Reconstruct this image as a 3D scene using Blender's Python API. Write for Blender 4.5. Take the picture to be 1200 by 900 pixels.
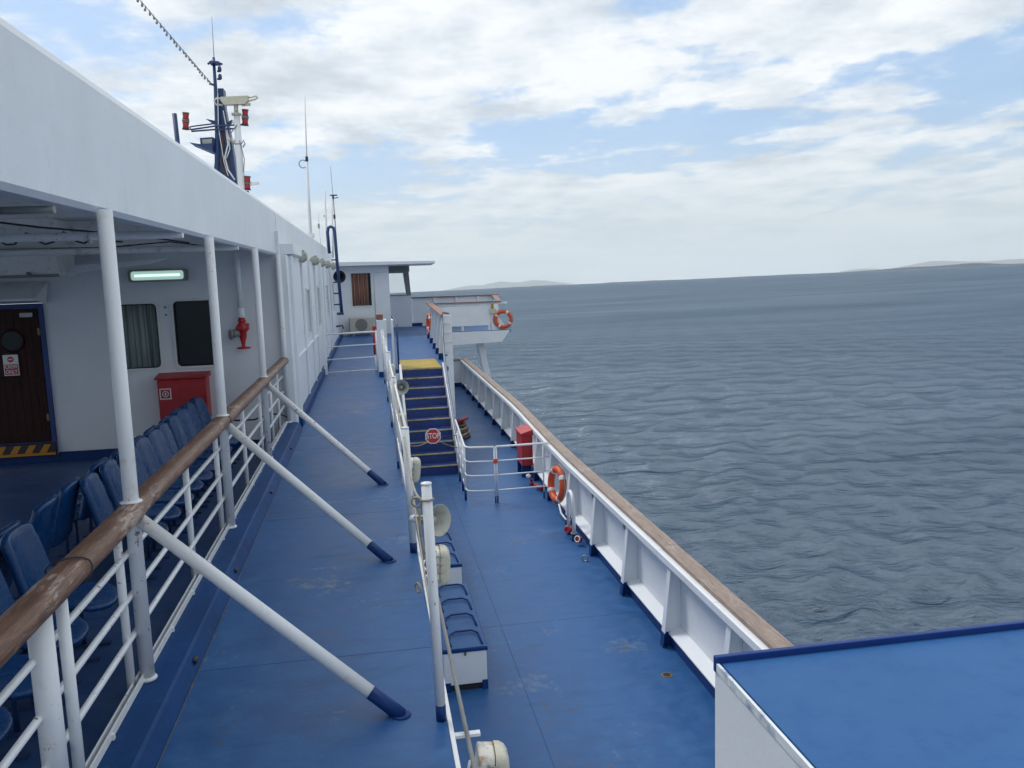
import bpy, math, random
import numpy as np
from mathutils import Vector, Matrix, Euler
random.seed(7)
S = bpy.context.scene
for o in list(bpy.data.objects): bpy.data.objects.remove(o)
COL = S.collection
PI = math.pi

# ------------------------------------------------------------------ camera
cam_d = bpy.data.cameras.new('camera'); cam = bpy.data.objects.new('camera', cam_d); COL.objects.link(cam)
S.camera = cam
cam_d.sensor_width = 36.0; cam_d.lens = 29.28; cam_d.clip_start = 0.05; cam_d.clip_end = 200000
AX = [(0.98519761, -0.05413611, 0.16264978), (-0.16830111, -0.12522404, 0.97774929), (-0.03256388, -0.9906504, -0.13248159)]
right = Vector((AX[0][0], AX[1][0], AX[2][0])); down = Vector((AX[0][1], AX[1][1], AX[2][1])); fwd = Vector((AX[0][2], AX[1][2], AX[2][2]))
M = Matrix.Identity(4)
for i in range(3):
    M[i][0] = right[i]; M[i][1] = -down[i]; M[i][2] = -fwd[i]
M[2][3] = 2.27
cam.matrix_world = M

# ------------------------------------------------------------------ render
S.render.engine = 'CYCLES'
S.cycles.use_denoising = True
S.cycles.max_bounces = 8; S.cycles.diffuse_bounces = 6; S.cycles.volume_bounces = 0
S.render.resolution_x = 1024; S.render.resolution_y = 768
S.view_settings.view_transform = 'Standard'; S.view_settings.look = 'None'
S.view_settings.gamma = 1.0; S.view_settings.use_curve_mapping = False
S.view_settings.exposure = 0.38

# ship frame versus sea: the ship rides slightly bow-up, so the sea is a tilted plane here
SEA_N = Vector((-0.010708, 0.017548, 0.999789)).normalized()
SEA_Q = Vector((0, 0, 1)).rotation_difference(SEA_N)
SEA_Z = -10.8

# ------------------------------------------------------------------ world: sky with clouds
SUN_EL, SUN_AZ = math.radians(54), math.radians(-42)       # azimuth from +Y towards +X
W = bpy.data.worlds.new('World'); S.world = W; W.use_nodes = True
nt = W.node_tree; nt.nodes.clear()
def N(t, tree=None, **kw):
    n = (tree or nt).nodes.new(t)
    for k, v in kw.items(): setattr(n, k, v)
    return n
def L(a, b, tree=None): (tree or nt).links.new(a, b)
def mth(op, a, b=None, tree=None, clamp=False, c=None):
    n = N('ShaderNodeMath', tree, operation=op); n.use_clamp = clamp
    for i, v in enumerate((a, b, c)):
        if v is None: continue
        if isinstance(v, (int, float)): n.inputs[i].default_value = v
        else: L(v, n.inputs[i], tree)
    return n.outputs[0]
def ramp(fac, stops, tree=None, interp='LINEAR'):
    n = N('ShaderNodeValToRGB', tree); n.color_ramp.interpolation = interp
    e = n.color_ramp.elements
    while len(e) > 1: e.remove(e[-1])
    e[0].position = stops[0][0]; e[0].color = (*stops[0][1], 1) if len(stops[0][1]) == 3 else stops[0][1]
    for p, c in stops[1:]:
        x = e.new(p); x.color = (*c, 1)
    L(fac, n.inputs[0], tree); return n.outputs[0]
def mixc(fac, a, b, tree=None, mode='MIX'):
    n = N('ShaderNodeMix', tree, data_type='RGBA', blend_type=mode)
    for s, v in ((0, fac), (6, a), (7, b)):
        if isinstance(v, (int, float)): n.inputs[s].default_value = v
        elif isinstance(v, tuple): n.inputs[s].default_value = (*v, 1)
        else: L(v, n.inputs[s], tree)
    return n.outputs[2]
def noise(vec, scale, detail=4, rough=0.55, tree=None, dist=0.0):
    n = N('ShaderNodeTexNoise', tree); n.inputs['Scale'].default_value = scale
    n.inputs['Detail'].default_value = detail; n.inputs['Roughness'].default_value = rough
    n.inputs['Distortion'].default_value = dist
    L(vec, n.inputs['Vector'], tree); return n.outputs[0]
def mapping(vec, loc=(0,0,0), rot=(0,0,0), sc=(1,1,1), tree=None):
    n = N('ShaderNodeMapping', tree); n.inputs[1].default_value = loc; n.inputs[2].default_value = rot; n.inputs[3].default_value = sc
    L(vec, n.inputs[0], tree); return n.outputs[0]
tc = N('ShaderNodeTexCoord')
dvec = mapping(tc.outputs['Generated'], rot=SEA_Q.inverted().to_euler())
sky = N('ShaderNodeTexSky', sky_type='NISHITA'); sky.sun_disc = False
sky.sun_elevation = SUN_EL; sky.sun_rotation = SUN_AZ; sky.air_density = 1.0; sky.dust_density = 1.6; sky.altitude = 15
L(dvec, sky.inputs[0])
sep = N('ShaderNodeSeparateXYZ'); L(dvec, sep.inputs[0])
zc = mth('MAXIMUM', sep.outputs[2], 0.0)
den = mth('ADD', zc, 0.10)
px = mth('DIVIDE', sep.outputs[0], den); py = mth('DIVIDE', sep.outputs[1], den)
cmb = N('ShaderNodeCombineXYZ'); L(px, cmb.inputs[0]); L(py, cmb.inputs[1])
cp = cmb.outputs[0]
CLOUD_OFF = (3.1, 1.7, 0)
n1 = noise(mapping(cp, loc=CLOUD_OFF, sc=(1.0, 0.8, 1)), 1.05, 9, 0.60, dist=0.2)
n2 = noise(mapping(cp, loc=(9, 4, 2), sc=(1.0, 0.9, 1)), 2.6, 8, 0.6)
# broad cloud sheet overhead, an open band about ten degrees up, cloud banks low down
elev = ramp(zc, [(0.0, (.56,)*3), (0.04, (.60,)*3), (0.085, (.58,)*3), (0.125, (.49,)*3), (0.165, (.47,)*3), (0.23, (.57,)*3), (0.45, (.60,)*3), (1.0, (.56,)*3)])
cov = mth('ADD', mth('ADD', mth('MULTIPLY', n1, 0.75), mth('MULTIPLY', n2, 0.50)), elev)
mask = ramp(cov, [(0.0, (0.0,)*3), (0.98, (0.0,)*3), (1.0, (0.0,)*3)])
mask = N('ShaderNodeMapRange'); mask.interpolation_type = 'SMOOTHSTEP'
L(cov, mask.inputs[0]); mask.inputs[1].default_value = 1.07; mask.inputs[2].default_value = 1.17
mask.inputs[3].default_value = 0.12; mask.inputs[4].default_value = 1.0
n3 = noise(mapping(cp, loc=(1.3, 7.7, 5), sc=(1.0, 0.9, 1)), 1.5, 8, 0.62)
n4 = noise(mapping(cp, loc=(5.3, 2.2, 1), sc=(1.0, 0.9, 1)), 2.6, 8, 0.62)
shade = mth('ADD', mth('MULTIPLY', n3, 0.50), mth('MULTIPLY', n4, 0.50))
ccol = ramp(shade, [(0.0, (8.4, 8.5, 8.4)), (0.44, (7.8, 8.1, 8.3)), (0.51, (6.6, 7.1, 7.6)), (0.58, (5.3, 5.9, 6.5)), (0.75, (3.4, 3.9, 4.5))])
# pale, moist air low down
hz = N('ShaderNodeMapRange'); L(zc, hz.inputs[0]); hz.inputs[1].default_value = 0.0; hz.inputs[2].default_value = 0.20
hz.inputs[3].default_value = 0.80; hz.inputs[4].default_value = 0.0; hz.interpolation_type = 'SMOOTHERSTEP'
blue = mixc(0.55, sky.outputs[0], (3.1, 5.3, 8.5))
c = mixc(mask.outputs[0], blue, ccol)
c = mixc(hz.outputs[0], c, (5.8, 6.7, 7.2))
bg = N('ShaderNodeBackground'); bg.inputs[1].default_value = 0.1; L(c, bg.inputs[0])
wo = N('ShaderNodeOutputWorld'); L(bg.outputs[0], wo.inputs[0])

# ------------------------------------------------------------------ sun behind thin cloud
sd = bpy.data.lights.new('sun', 'SUN'); so = bpy.data.objects.new('sun', sd); COL.objects.link(so)
sd.energy = 1.5; sd.angle = math.radians(16); sd.color = (1.0, 0.97, 0.94)
dirv = Vector((math.sin(SUN_AZ)*math.cos(SUN_EL), math.cos(SUN_AZ)*math.cos(SUN_EL), math.sin(SUN_EL)))
so.rotation_euler = dirv.to_track_quat('Z', 'Y').to_euler()
so.location = (0, 20, 40)

# ------------------------------------------------------------------ materials
def newmat(name):
    m = bpy.data.materials.new(name); m.use_nodes = True
    t = m.node_tree; b = t.nodes['Principled BSDF']; return m, t, b
def pos(t): return N('ShaderNodeNewGeometry', t).outputs['Position']
def bump(t, b, h, strength, dist=0.01):
    n = N('ShaderNodeBump', t); n.inputs['Strength'].default_value = strength; n.inputs['Distance'].default_value = dist
    L(h, n.inputs['Height'], t); L(n.outputs[0], b.inputs['Normal'], t)
def paint(name, col, rough=0.4, var=0.10, dirt=(0.30, 0.22, 0.14), dirt_amt=0.35, dirt_lo=0.62, streak=True, spec=0.5, chip=None):
    m, t, b = newmat(name); p = pos(t); b.inputs['Specular IOR Level'].default_value = spec
    a = noise(p, 1.3, 6, 0.6, t); f = noise(p, 9, 5, 0.6, t)
    c1 = tuple(x*(1-var) for x in col); c2 = tuple(min(1, x*(1+var*0.5)) for x in col)
    cc = mixc(ramp(a, [(0.3, (0,)*3), (0.7, (1,)*3)], t), c1, c2, t)
    if streak:
        s = noise(mapping(p, sc=(7, 7, 0.35), tree=t), 1.6, 6, 0.7, t)
        sm = ramp(mth('ADD', mth('MULTIPLY', s, .7, t), mth('MULTIPLY', f, .3, t), t), [(dirt_lo-.06, (0,)*3), (dirt_lo+.16, (dirt_amt,)*3)], t)
    else:
        sm = ramp(f, [(dirt_lo, (0,)*3), (dirt_lo+.15, (dirt_amt,)*3)], t)
    cc = mixc(sm, cc, dirt, t)
    if chip:
        k = noise(p, 26, 5, 0.65, t)
        cc = mixc(ramp(mth('ADD', mth('MULTIPLY', k, .6, t), mth('MULTIPLY', a, .4, t), t), [(0.60, (0,)*3), (0.64, (1,)*3)], t), cc, chip, t)
    L(cc, b.inputs['Base Color'], t)
    r = N('ShaderNodeMapRange', t); L(f, r.inputs[0], t); r.inputs[3].default_value = rough-.1; r.inputs[4].default_value = rough+.15
    L(r.outputs[0], b.inputs['Roughness'], t)
    h = mth('ADD', mth('ADD', noise(p, 60, 3, .6, t), mth('MULTIPLY', noise(p, 3, 3, .5, t), 2.0, t), t), mth('MULTIPLY', noise(p, .9, 2, .5, t), 9.0, t), t)
    bump(t, b, h, 0.25, 0.004)
    return m
M_white = paint('white_paint', (0.75, 0.78, 0.81), 0.38, 0.07, (0.42, 0.33, 0.22), 0.30, 0.62)
M_wall = paint('wall_white_paint', (0.73, 0.76, 0.79), 0.42, 0.06, (0.45, 0.38, 0.28), 0.18, 0.64)
M_pipe = paint('rail_white_paint', (0.76, 0.78, 0.80), 0.32, 0.08, (0.50, 0.38, 0.22), 0.45, 0.60, streak=False, chip=(0.30, 0.17, 0.09))
M_foot = paint('dark_blue_paint', (0.008, 0.040, 0.170), 0.45, 0.2, (0.03, 0.05, 0.10), 0.5, 0.55, streak=False, spec=.2)
M_navy = paint('stair_navy_paint', (0.014, 0.042, 0.19), 0.45, 0.25, (0.06, 0.08, 0.12), 0.6, 0.56, streak=False)
M_yellow = paint('yellow_paint', (0.42, 0.29, 0.012), 0.5, 0.2, (0.12, 0.09, 0.03), 0.6, 0.55, streak=False)
M_nosing = paint('worn_nosing_paint', (0.46, 0.38, 0.14), 0.5, 0.25, (0.10, 0.10, 0.12), 0.7, 0.50, streak=False)
M_cover = paint('housing_blue_paint', (0.024, 0.104, 0.275), 0.45, 0.10, (0.02, 0.07, 0.24), 0.5, 0.55, streak=False, spec=.25)
M_red = paint('red_paint', (0.42, 0.018, 0.025), 0.35, 0.18, (0.10, 0.01, 0.01), 0.5, 0.58)
M_orange = paint('lifebuoy_orange', (0.62, 0.085, 0.025), 0.5, 0.15, (0.30, 0.05, 0.02), 0.5, 0.58, streak=False)
M_mast = paint('mast_blue_paint', (0.02, 0.055, 0.17), 0.4, 0.2, (0.05, 0.05, 0.06), 0.5, 0.55)
M_grey = paint('grey_metal', (0.22, 0.23, 0.23), 0.45, 0.15, (0.2, 0.12, 0.07), 0.5, 0.56)
M_ceil = paint('ceiling_paint', (0.82, 0.81, 0.78), 0.5, 0.06, (0.28, 0.22, 0.15), 0.5, 0.56, streak=False)
M_rusty = paint('rusty_white_enamel', (0.68, 0.66, 0.58), 0.4, 0.10, (0.30, 0.10, 0.03), 0.9, 0.50, streak=False, chip=(0.22, 0.07, 0.02))
M_cream = paint('yellowed_lens', (0.56, 0.54, 0.43), 0.25, 0.10, (0.35, 0.27, 0.14), 0.5, 0.56, streak=False)
M_horn = paint('horn_plastic', (0.42, 0.43, 0.38), 0.4, 0.10, (0.2, 0.18, 0.14), 0.5, 0.56, streak=False)
M_black = paint('black_rubber', (0.015, 0.015, 0.017), 0.5, 0.2, (0.05, 0.05, 0.05), 0.3, 0.6, streak=False)
M_rope = paint('weathered_rope', (0.36, 0.34, 0.28), 0.9, 0.2, (0.15, 0.12, 0.08), 0.5, 0.5, streak=False)
M_brown = paint('tarred_rope', (0.16, 0.085, 0.05), 0.9, 0.3, (0.05, 0.03, 0.02), 0.5, 0.5, streak=False)
M_railblue = paint('pale_blue_rail_paint', (0.11, 0.15, 0.24), 0.35, 0.15, (0.4, 0.42, 0.45), 0.5, 0.55, streak=False)
M_frame = paint('window_frame_paint', (0.70, 0.72, 0.72), 0.35, 0.05, (0.35, 0.25, 0.12), 0.6, 0.58, streak=False)
M_kerb = paint('kerb_blue_paint', (0.006, 0.050, 0.175), 0.5, 0.25, (0.07, 0.11, 0.16), 0.45, 0.58, streak=False, spec=.15)
M_chair = paint('blue_plastic', (0.005, 0.052, 0.175), 0.24, 0.15, (0.03, 0.09, 0.18), 0.3, 0.62, streak=False, spec=.35)

def deckmat(name, base, dark, light, patch=0.9):
    m, t, b = newmat(name); p = pos(t)
    a = noise(p, 0.55, 6, 0.62, t, 0.4); f = noise(p, 4.5, 7, 0.66, t); g = noise(p, 38, 4, 0.6, t)
    s = noise(mapping(p, sc=(0.8, 3.6, 1), tree=t), 1.9, 7, 0.68, t, .5)
    cc = mixc(ramp(a, [(0.32, (0,)*3), (0.68, (1,)*3)], t), dark, base, t)
    cc = mixc(ramp(f, [(0.42, (0,)*3), (0.75, (0.55,)*3)], t), cc, light, t)
    cc = mixc(ramp(s, [(0.52, (0,)*3), (0.70, (0.42,)*3)], t), cc, tuple(x*0.6 for x in dark), t)
    b.inputs['Specular IOR Level'].default_value = .36
    # worn through patches: chalky paint and salt
    w = mth('ADD', mth('MULTIPLY', noise(p, 1.1, 3, .5, t), .55, t), mth('MULTIPLY', noise(mapping(p, loc=(4, 2, 0), tree=t), 11, 6, .7, t), .45, t), t)
    cc = mixc(ramp(w, [(0.575, (0,)*3), (0.67, (patch*0.5,)*3)], t), cc, (0.25, 0.29, 0.29), t)
    rs = mth('ADD', mth('MULTIPLY', noise(mapping(p, loc=(14, 12, 0), tree=t), 1.7, 3, .5, t), .5, t), mth('MULTIPLY', noise(mapping(p, loc=(4, 22, 0), tree=t), 17, 6, .7, t), .5, t), t)
    cc = mixc(ramp(rs, [(0.605, (0,)*3), (0.67, (0.7,)*3)], t), cc, (0.085, 0.065, 0.05), t)
    L(cc, b.inputs['Base Color'], t)
    r = N('ShaderNodeMapRange', t); L(mth('ADD', mth('MULTIPLY', a, .5, t), mth('MULTIPLY', f, .5, t), t), r.inputs[0], t)
    r.inputs[1].default_value = .35; r.inputs[2].default_value = .65; r.inputs[3].default_value = .34; r.inputs[4].default_value = .58
    L(r.outputs[0], b.inputs['Roughness'], t)
    bump(t, b, mth('ADD', mth('MULTIPLY', g, .4, t), mth('MULTIPLY', noise(p, 2.0, 4, .6, t), 2.5, t), t), 0.35, 0.006)
    return m
M_deck = deckmat('blue_deck_paint', (0.018, 0.100, 0.285), (0.008, 0.062, 0.195), (0.055, 0.160, 0.345))
M_deck2 = deckmat('lower_deck_paint', (0.020, 0.096, 0.265), (0.012, 0.072, 0.215), (0.045, 0.142, 0.320), 0.6)
M_deck3 = deckmat('covered_deck_paint', (0.034, 0.088, 0.235), (0.020, 0.060, 0.175), (0.08, 0.12, 0.20), 0.5)

def woodmat(name, lo, mid, hi, worn, wornamt):
    m, t, b = newmat(name); p = pos(t)
    g = noise(mapping(p, sc=(13, 1.1, 13), tree=t), 3.0, 8, 0.70, t, 1.2)
    c0 = ramp(g, [(0.28, lo), (0.5, mid), (0.72, hi)], t)
    w = mth('ADD', mth('MULTIPLY', noise(mapping(p, sc=(2.2, .8, 2.2), tree=t), 2.4, 4, .6, t), .5, t), mth('MULTIPLY', noise(mapping(p, sc=(14, 2, 14), tree=t), 4, 6, .7, t), .5, t), t)
    cc = mixc(ramp(w, [(0.54, (0,)*3), (0.62, (wornamt,)*3)], t), c0, worn, t)
    cr = noise(mapping(p, sc=(30, 0.8, 30), tree=t), 4, 4, 0.7, t)
    cc = mixc(ramp(cr, [(0.63, (0,)*3), (0.68, (.7,)*3)], t), cc, tuple(x*.35 for x in lo), t)
    L(cc, b.inputs['Base Color'], t); b.inputs['Roughness'].default_value = 0.5
    bump(t, b, g, 0.5, 0.004); return m
M_teak = woodmat('varnished_teak', (0.060, 0.025, 0.014), (0.145, 0.070, 0.040), (0.27, 0.155, 0.10), (0.48, 0.40, 0.34), 0.75)
M_teak2 = woodmat('weathered_teak', (0.12, 0.085, 0.068), (0.25, 0.185, 0.150), (0.34, 0.27, 0.22), (0.42, 0.37, 0.33), 0.6)
M_teak3 = woodmat('red_brown_teak', (0.13, 0.055, 0.035), (0.22, 0.10, 0.065), (0.30, 0.16, 0.11), (0.36, 0.25, 0.19), 0.5)
def doormat():
    m, t, b = newmat('dark_door_wood'); p = pos(t)
    g = noise(mapping(p, sc=(14, 14, 0.8), tree=t), 3.0, 7, 0.65, t, 0.6)
    L(ramp(g, [(0.3, (0.016, 0.005, 0.004)), (0.55, (0.034, 0.009, 0.007)), (0.75, (0.06, 0.018, 0.013))], t), b.inputs['Base Color'], t)
    b.inputs["Roughness"].default_value = 0.5; b.inputs["Specular IOR Level"].default_value = .2; bump(t, b, g, 0.4, 0.003); return m
M_door = doormat()
def curtain(name, a, c, d):
    m, t, b = newmat(name); p = pos(t)
    s = noise(mapping(p, sc=(14, 1, 0.15), tree=t), 2.0, 3, 0.5, t)
    f = noise(mapping(p, sc=(60, 1, 30), tree=t), 3.0, 3, 0.5, t)
    cc = ramp(s, [(0.35, a), (0.5, c), (0.65, d)], t)
    L(mixc(mth('MULTIPLY', f, .3, t), cc, (0.05, 0.05, 0.05), t), b.inputs['Base Color'], t); b.inputs['Roughness'].default_value = .9
    return m
M_cur_green = curtain('green_curtain', (0.22, 0.29, 0.28), (0.50, 0.62, 0.58), (0.75, 0.80, 0.74))
M_cur_red = curtain('terracotta_curtain', (0.30, 0.10, 0.065), (0.52, 0.22, 0.14), (0.66, 0.46, 0.33))
def glass(name, col, rough=0.03, alpha=0.35):
    m, t, b = newmat(name); b.inputs['Base Color'].default_value = (*col, 1); b.inputs['Roughness'].default_value = rough
    b.inputs['Alpha'].default_value = alpha; return m
M_glass = glass('window_glass', (0.06, 0.08, 0.08), 0.06, 0.12)
M_glassdark = glass('dark_window_glass', (0.008, 0.009, 0.009), 0.08, 1.0)
M_clear = glass('clear_glass', (0.55, 0.65, 0.66), 0.03, 0.15)
def plain(name, col, rough=0.5, metal=0.0, em=None):
    m, t, b = newmat(name); p = pos(t)
    f = noise(p, 14, 4, .6, t)
    L(mixc(f, tuple(x*.85 for x in col), tuple(min(1, x*1.1) for x in col), t), b.inputs['Base Color'], t)
    b.inputs['Roughness'].default_value = rough; b.inputs['Metallic'].default_value = metal
    if em: b.inputs['Emission Color'].default_value = (*em[0], 1); b.inputs['Emission Strength'].default_value = em[1]
    return m
M_tube = plain('lit_fluorescent_tube', (0.6, 0.8, 0.7), .4, 0, ((0.66, 0.92, 0.80), 0.95))
M_diff = plain('fluorescent_diffuser', (0.45, 0.62, 0.55), .3, 0, ((0.42, 0.62, 0.55), 0.5))
M_signwhite = plain('sign_white', (0.72, 0.72, 0.70), .4)
M_signred = plain('sign_red', (0.50, 0.03, 0.04), .4)
M_signblack = plain('sign_black', (0.02, 0.02, 0.02), .5)
M_hazyel = plain('hazard_yellow', (0.50, 0.21, 0.012), .5)
M_steel = plain('galvanised_steel', (0.35, 0.36, 0.35), .4, .6)
M_redlamp = plain('red_lantern_glass', (0.35, 0.02, 0.03), .25)
M_brass = plain('old_brass', (0.25, 0.17, 0.07), .45, .5)
M_hull = paint('hull_blue_paint', (0.02, 0.06, 0.22), 0.4)
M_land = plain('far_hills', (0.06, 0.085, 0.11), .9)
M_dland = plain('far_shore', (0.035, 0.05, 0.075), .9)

# sea
def seamat():
    m, t, b = newmat('sea_water'); p = pos(t)
    b.inputs['Base Color'].default_value = (0.010, 0.030, 0.040, 1)
    a = noise(p, 0.012, 4, .6, t, .5)
    cc = ramp(a, [(0.35, (0.004, 0.022, 0.050)), (0.65, (0.007, 0.031, 0.064))], t)
    # sparse foam flecks on the crests
    fo = mth('MULTIPLY', noise(mapping(p, sc=(1, 1, 1), tree=t), 0.16, 5, .6, t), noise(p, 1.7, 6, .75, t), t)
    cc = mixc(ramp(fo, [(0.50, (0,)*3), (0.55, (0.5,)*3)], t), cc, (0.35, 0.40, 0.42), t)
    L(cc, b.inputs['Base Color'], t)
    b.inputs['Roughness'].default_value = 0.6; b.inputs['Specular IOR Level'].default_value = 0.0
    h = mth('ADD', mth('MULTIPLY', noise(mapping(p, rot=(0, 0, .3), sc=(1, 1.5, 1), tree=t), 1.9, 6, .66, t, .3), .13, t), mth('MULTIPLY', noise(mapping(p, rot=(0, 0, -.3), sc=(1, 1.5, 1), tree=t), .55, 5, .62, t, .4), .28, t), t)
    h = mth('ADD', h, mth('MULTIPLY', noise(mapping(p, rot=(0, 0, .1), sc=(.7, 1.8, 1), tree=t), .10, 4, .6, t, .4), 1.0, t), t)
    bm = N('ShaderNodeBump', t); bm.inputs['Strength'].default_value = 1.0; bm.inputs['Distance'].default_value = 1.0
    L(h, bm.inputs['Height'], t); L(bm.outputs[0], b.inputs['Normal'], t)
    g = N('ShaderNodeBsdfGlossy', t); g.inputs['Roughness'].default_value = .12; g.inputs['Color'].default_value = (.76, .87, .97, 1); L(bm.outputs[0], g.inputs['Normal'], t)
    # a wind-roughened sea never mirrors fully at grazing angles: cap the Fresnel term
    fr = N('ShaderNodeFresnel', t); fr.inputs['IOR'].default_value = 1.33; L(bm.outputs[0], fr.inputs['Normal'], t)
    mx = N('ShaderNodeMixShader', t); wp = noise(mapping(p, rot=(0, 0, .15), sc=(.5, 1.6, 1), tree=t), .012, 6, .62, t, .6)
    cap = mth('ADD', mth('MULTIPLY', wp, .30, t), .15, t)
    L(mth('MINIMUM', mth('MULTIPLY', mth('POWER', fr.outputs[0], 1.6, t), .80, t), cap, t), mx.inputs[0], t)
    L(b.outputs[0], mx.inputs[1], t); L(g.outputs[0], mx.inputs[2], t)
    L(mx.outputs[0], t.nodes['Material Output'].inputs['Surface'], t)
    return m
M_sea = seamat()

# ------------------------------------------------------------------ mesh helper
class MB:
    def __init__(s): s.v = []; s.f = []; s.sm = []
    def add(s, vs, fs, smooth=False):
        b = len(s.v); s.v += [tuple(v) for v in vs]; s.f += [tuple(b+i for i in f) for f in fs]; s.sm += [smooth]*len(fs); return s
    def box(s, x0, x1, y0, y1, z0, z1, R=None, o=None):
        vs = [(x, y, z) for x in (x0, x1) for y in (y0, y1) for z in (z0, z1)]
        if R is not None: vs = [tuple(Vector(o)+R @ (Vector(v)-Vector(o))) for v in vs]
        return s.add(vs, [(0,1,3,2), (4,6,7,5), (0,4,5,1), (2,3,7,6), (0,2,6,4), (1,5,7,3)])
    def hexa(s, a, b):      # a,b: 4 points each, bottom and top loops
        return s.add(list(a)+list(b), [(3,2,1,0), (4,5,6,7), (0,1,5,4), (1,2,6,5), (2,3,7,6), (3,0,4,7)])
    def prism(s, poly, axis, a, b, smooth=False):
        n = len(poly)
        def mk(p, h):
            if axis == 'x': return (h, p[0], p[1])
            if axis == 'y': return (p[0], h, p[1])
            return (p[0], p[1], h)
        vs = [mk(p, a) for p in poly]+[mk(p, b) for p in poly]
        fs = [tuple(range(n))[::-1], tuple(range(n, 2*n))]
        s.add(vs, fs)
        b0 = len(s.v)-2*n
        for i in range(n):
            j = (i+1) % n; s.f.append((b0+i, b0+j, b0+n+j, b0+n+i)); s.sm.append(smooth)
        return s
    def tube(s, pts, r, n=10, closed=False, r2=None):
        P = [Vector(p) for p in pts]; m = len(P); vs = []; fs = []
        ref = None
        for i, p in enumerate(P):
            if closed: d = (P[(i+1) % m]-P[i-1])
            else: d = (P[min(i+1, m-1)]-P[max(i-1, 0)])
            d.normalize()
            if ref is None:
                ref = d.orthogonal().normalized()
            u = (ref-d*ref.dot(d)).normalized(); ref = u; w = d.cross(u)
            rr = r if r2 is None else r+(r2-r)*i/max(1, m-1)
            for k in range(n):
                a = 2*PI*k/n; vs.append(p+(u*math.cos(a)+w*math.sin(a))*rr)
        rng = m if closed else m-1
        for i in range(rng):
            j = (i+1) % m
            for k in range(n):
                l = (k+1) % n; fs.append((i*n+k, i*n+l, j*n+l, j*n+k))
        s.add(vs, fs, True)
        if not closed:
            b = len(s.v)-m*n
            s.f.append(tuple(b+k for k in range(n))[::-1]); s.sm.append(False)
            s.f.append(tuple(b+(m-1)*n+k for k in range(n))); s.sm.append(False)
        return s
    def lathe(s, prof, o=(0,0,0), d=(0,0,1), n=20, smooth=True):     # prof: (radius, height)
        q = Vector((0,0,1)).rotation_difference(Vector(d).normalized()); vs = []; fs = []
        for r, h in prof:
            for k in range(n):
                a = 2*PI*k/n; vs.append(Vector(o)+q @ Vector((r*math.cos(a), r*math.sin(a), h)))
        for i in range(len(prof)-1):
            for k in range(n):
                l = (k+1) % n; fs.append((i*n+k, i*n+l, (i+1)*n+l, (i+1)*n+k))
        s.add(vs, fs, smooth)
        b = len(s.v)-len(prof)*n
        if prof[0][0] > 1e-4: s.f.append(tuple(b+k for k in range(n))[::-1]); s.sm.append(False)
        if prof[-1][0] > 1e-4: s.f.append(tuple(b+(len(prof)-1)*n+k for k in range(n))); s.sm.append(False)
        return s
    def torus(s, o, ax, R, r, a0=0, a1=2*PI, n=32, m=10, sq=1.0):
        q = Vector((0,0,1)).rotation_difference(Vector(ax).normalized())
        full = abs(a1-a0-2*PI) < 1e-5
        pts = [Vector(o)+q @ Vector((R*math.cos(a0+(a1-a0)*i/(n if full else n-1)), R*math.sin(a0+(a1-a0)*i/(n if full else n-1)), 0)) for i in range(n)]
        return s.tube(pts, r, m, closed=full)
    def mesh(s, name):
        me = bpy.data.meshes.new(name); me.from_pydata(s.v, [], s.f)
        me.polygons.foreach_set('use_smooth', s.sm); me.update(); return me
def ob(name, mb, mat, parent=None, bevel=0.0, label=None, kind=None):
    me = mb if isinstance(mb, bpy.types.Mesh) else mb.mesh(name)
    if not me.materials: me.materials.append(mat)
    o = bpy.data.objects.new(name, me); COL.objects.link(o)
    if parent is not None:
        o.parent = parent
        if parent.parent is None and parent.get('wloc') is not None: o.location = -Vector(parent.location)
    if bevel:
        bm = o.modifiers.new('bevel', 'BEVEL'); bm.width = bevel; bm.segments = 2; bm.limit_method = 'ANGLE'; bm.angle_limit = math.radians(40)
    if label: o['label'] = label
    if kind: o['kind'] = kind
    return o
def thing(name, label, cat, loc=(0,0,0), group=None, world=True):
    o = bpy.data.objects.new(name, None); COL.objects.link(o); o.location = loc; o.empty_display_size = .1
    o['label'] = label; o['category'] = cat
    if group: o['group'] = group
    if world: o['wloc'] = 1
    return o
def tag(o, label, cat, group=None):
    o['label'] = label; o['category'] = cat
    if group: o['group'] = group
    return o
def dup(root, loc, rot=None, label=None, group=None, scale=None):
    def cp(o, par):
        c = o.copy(); COL.objects.link(c)
        if par is not None: c.parent = par
        for ch in list(o.children): cp(ch, c)
        return c
    r = cp(root, None); r.location = loc
    if rot is not None: r.rotation_euler = rot
    if scale is not None: r.scale = scale
    if label: r['label'] = label
    if group: r['group'] = group
    return r
def text_mesh(txt, size, depth=0.002, align='CENTER'):
    cu = bpy.data.curves.new('lettering', 'FONT'); cu.body = txt; cu.size = size; cu.extrude = depth
    cu.align_x = align; cu.align_y = 'CENTER'; cu.offset = size*0.012
    o = bpy.data.objects.new('lettering', cu); COL.objects.link(o)
    bpy.context.view_layer.update(); dg = bpy.context.evaluated_depsgraph_get()
    me = bpy.data.meshes.new_from_object(o.evaluated_get(dg)); me.name = 'lettering'
    bpy.data.objects.remove(o); return me
def lettering(txt, size, loc, mat, parent, sx=1.0, rot=(PI/2, 0, 0)):
    me = text_mesh(txt, size); R = Euler(rot).to_matrix().to_4x4()
    me.transform(Matrix.Translation(loc) @ R @ Matrix.Diagonal((sx, 1, 1, 1))); me.materials.clear()
    return ob('lettering', me, mat, parent)

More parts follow.
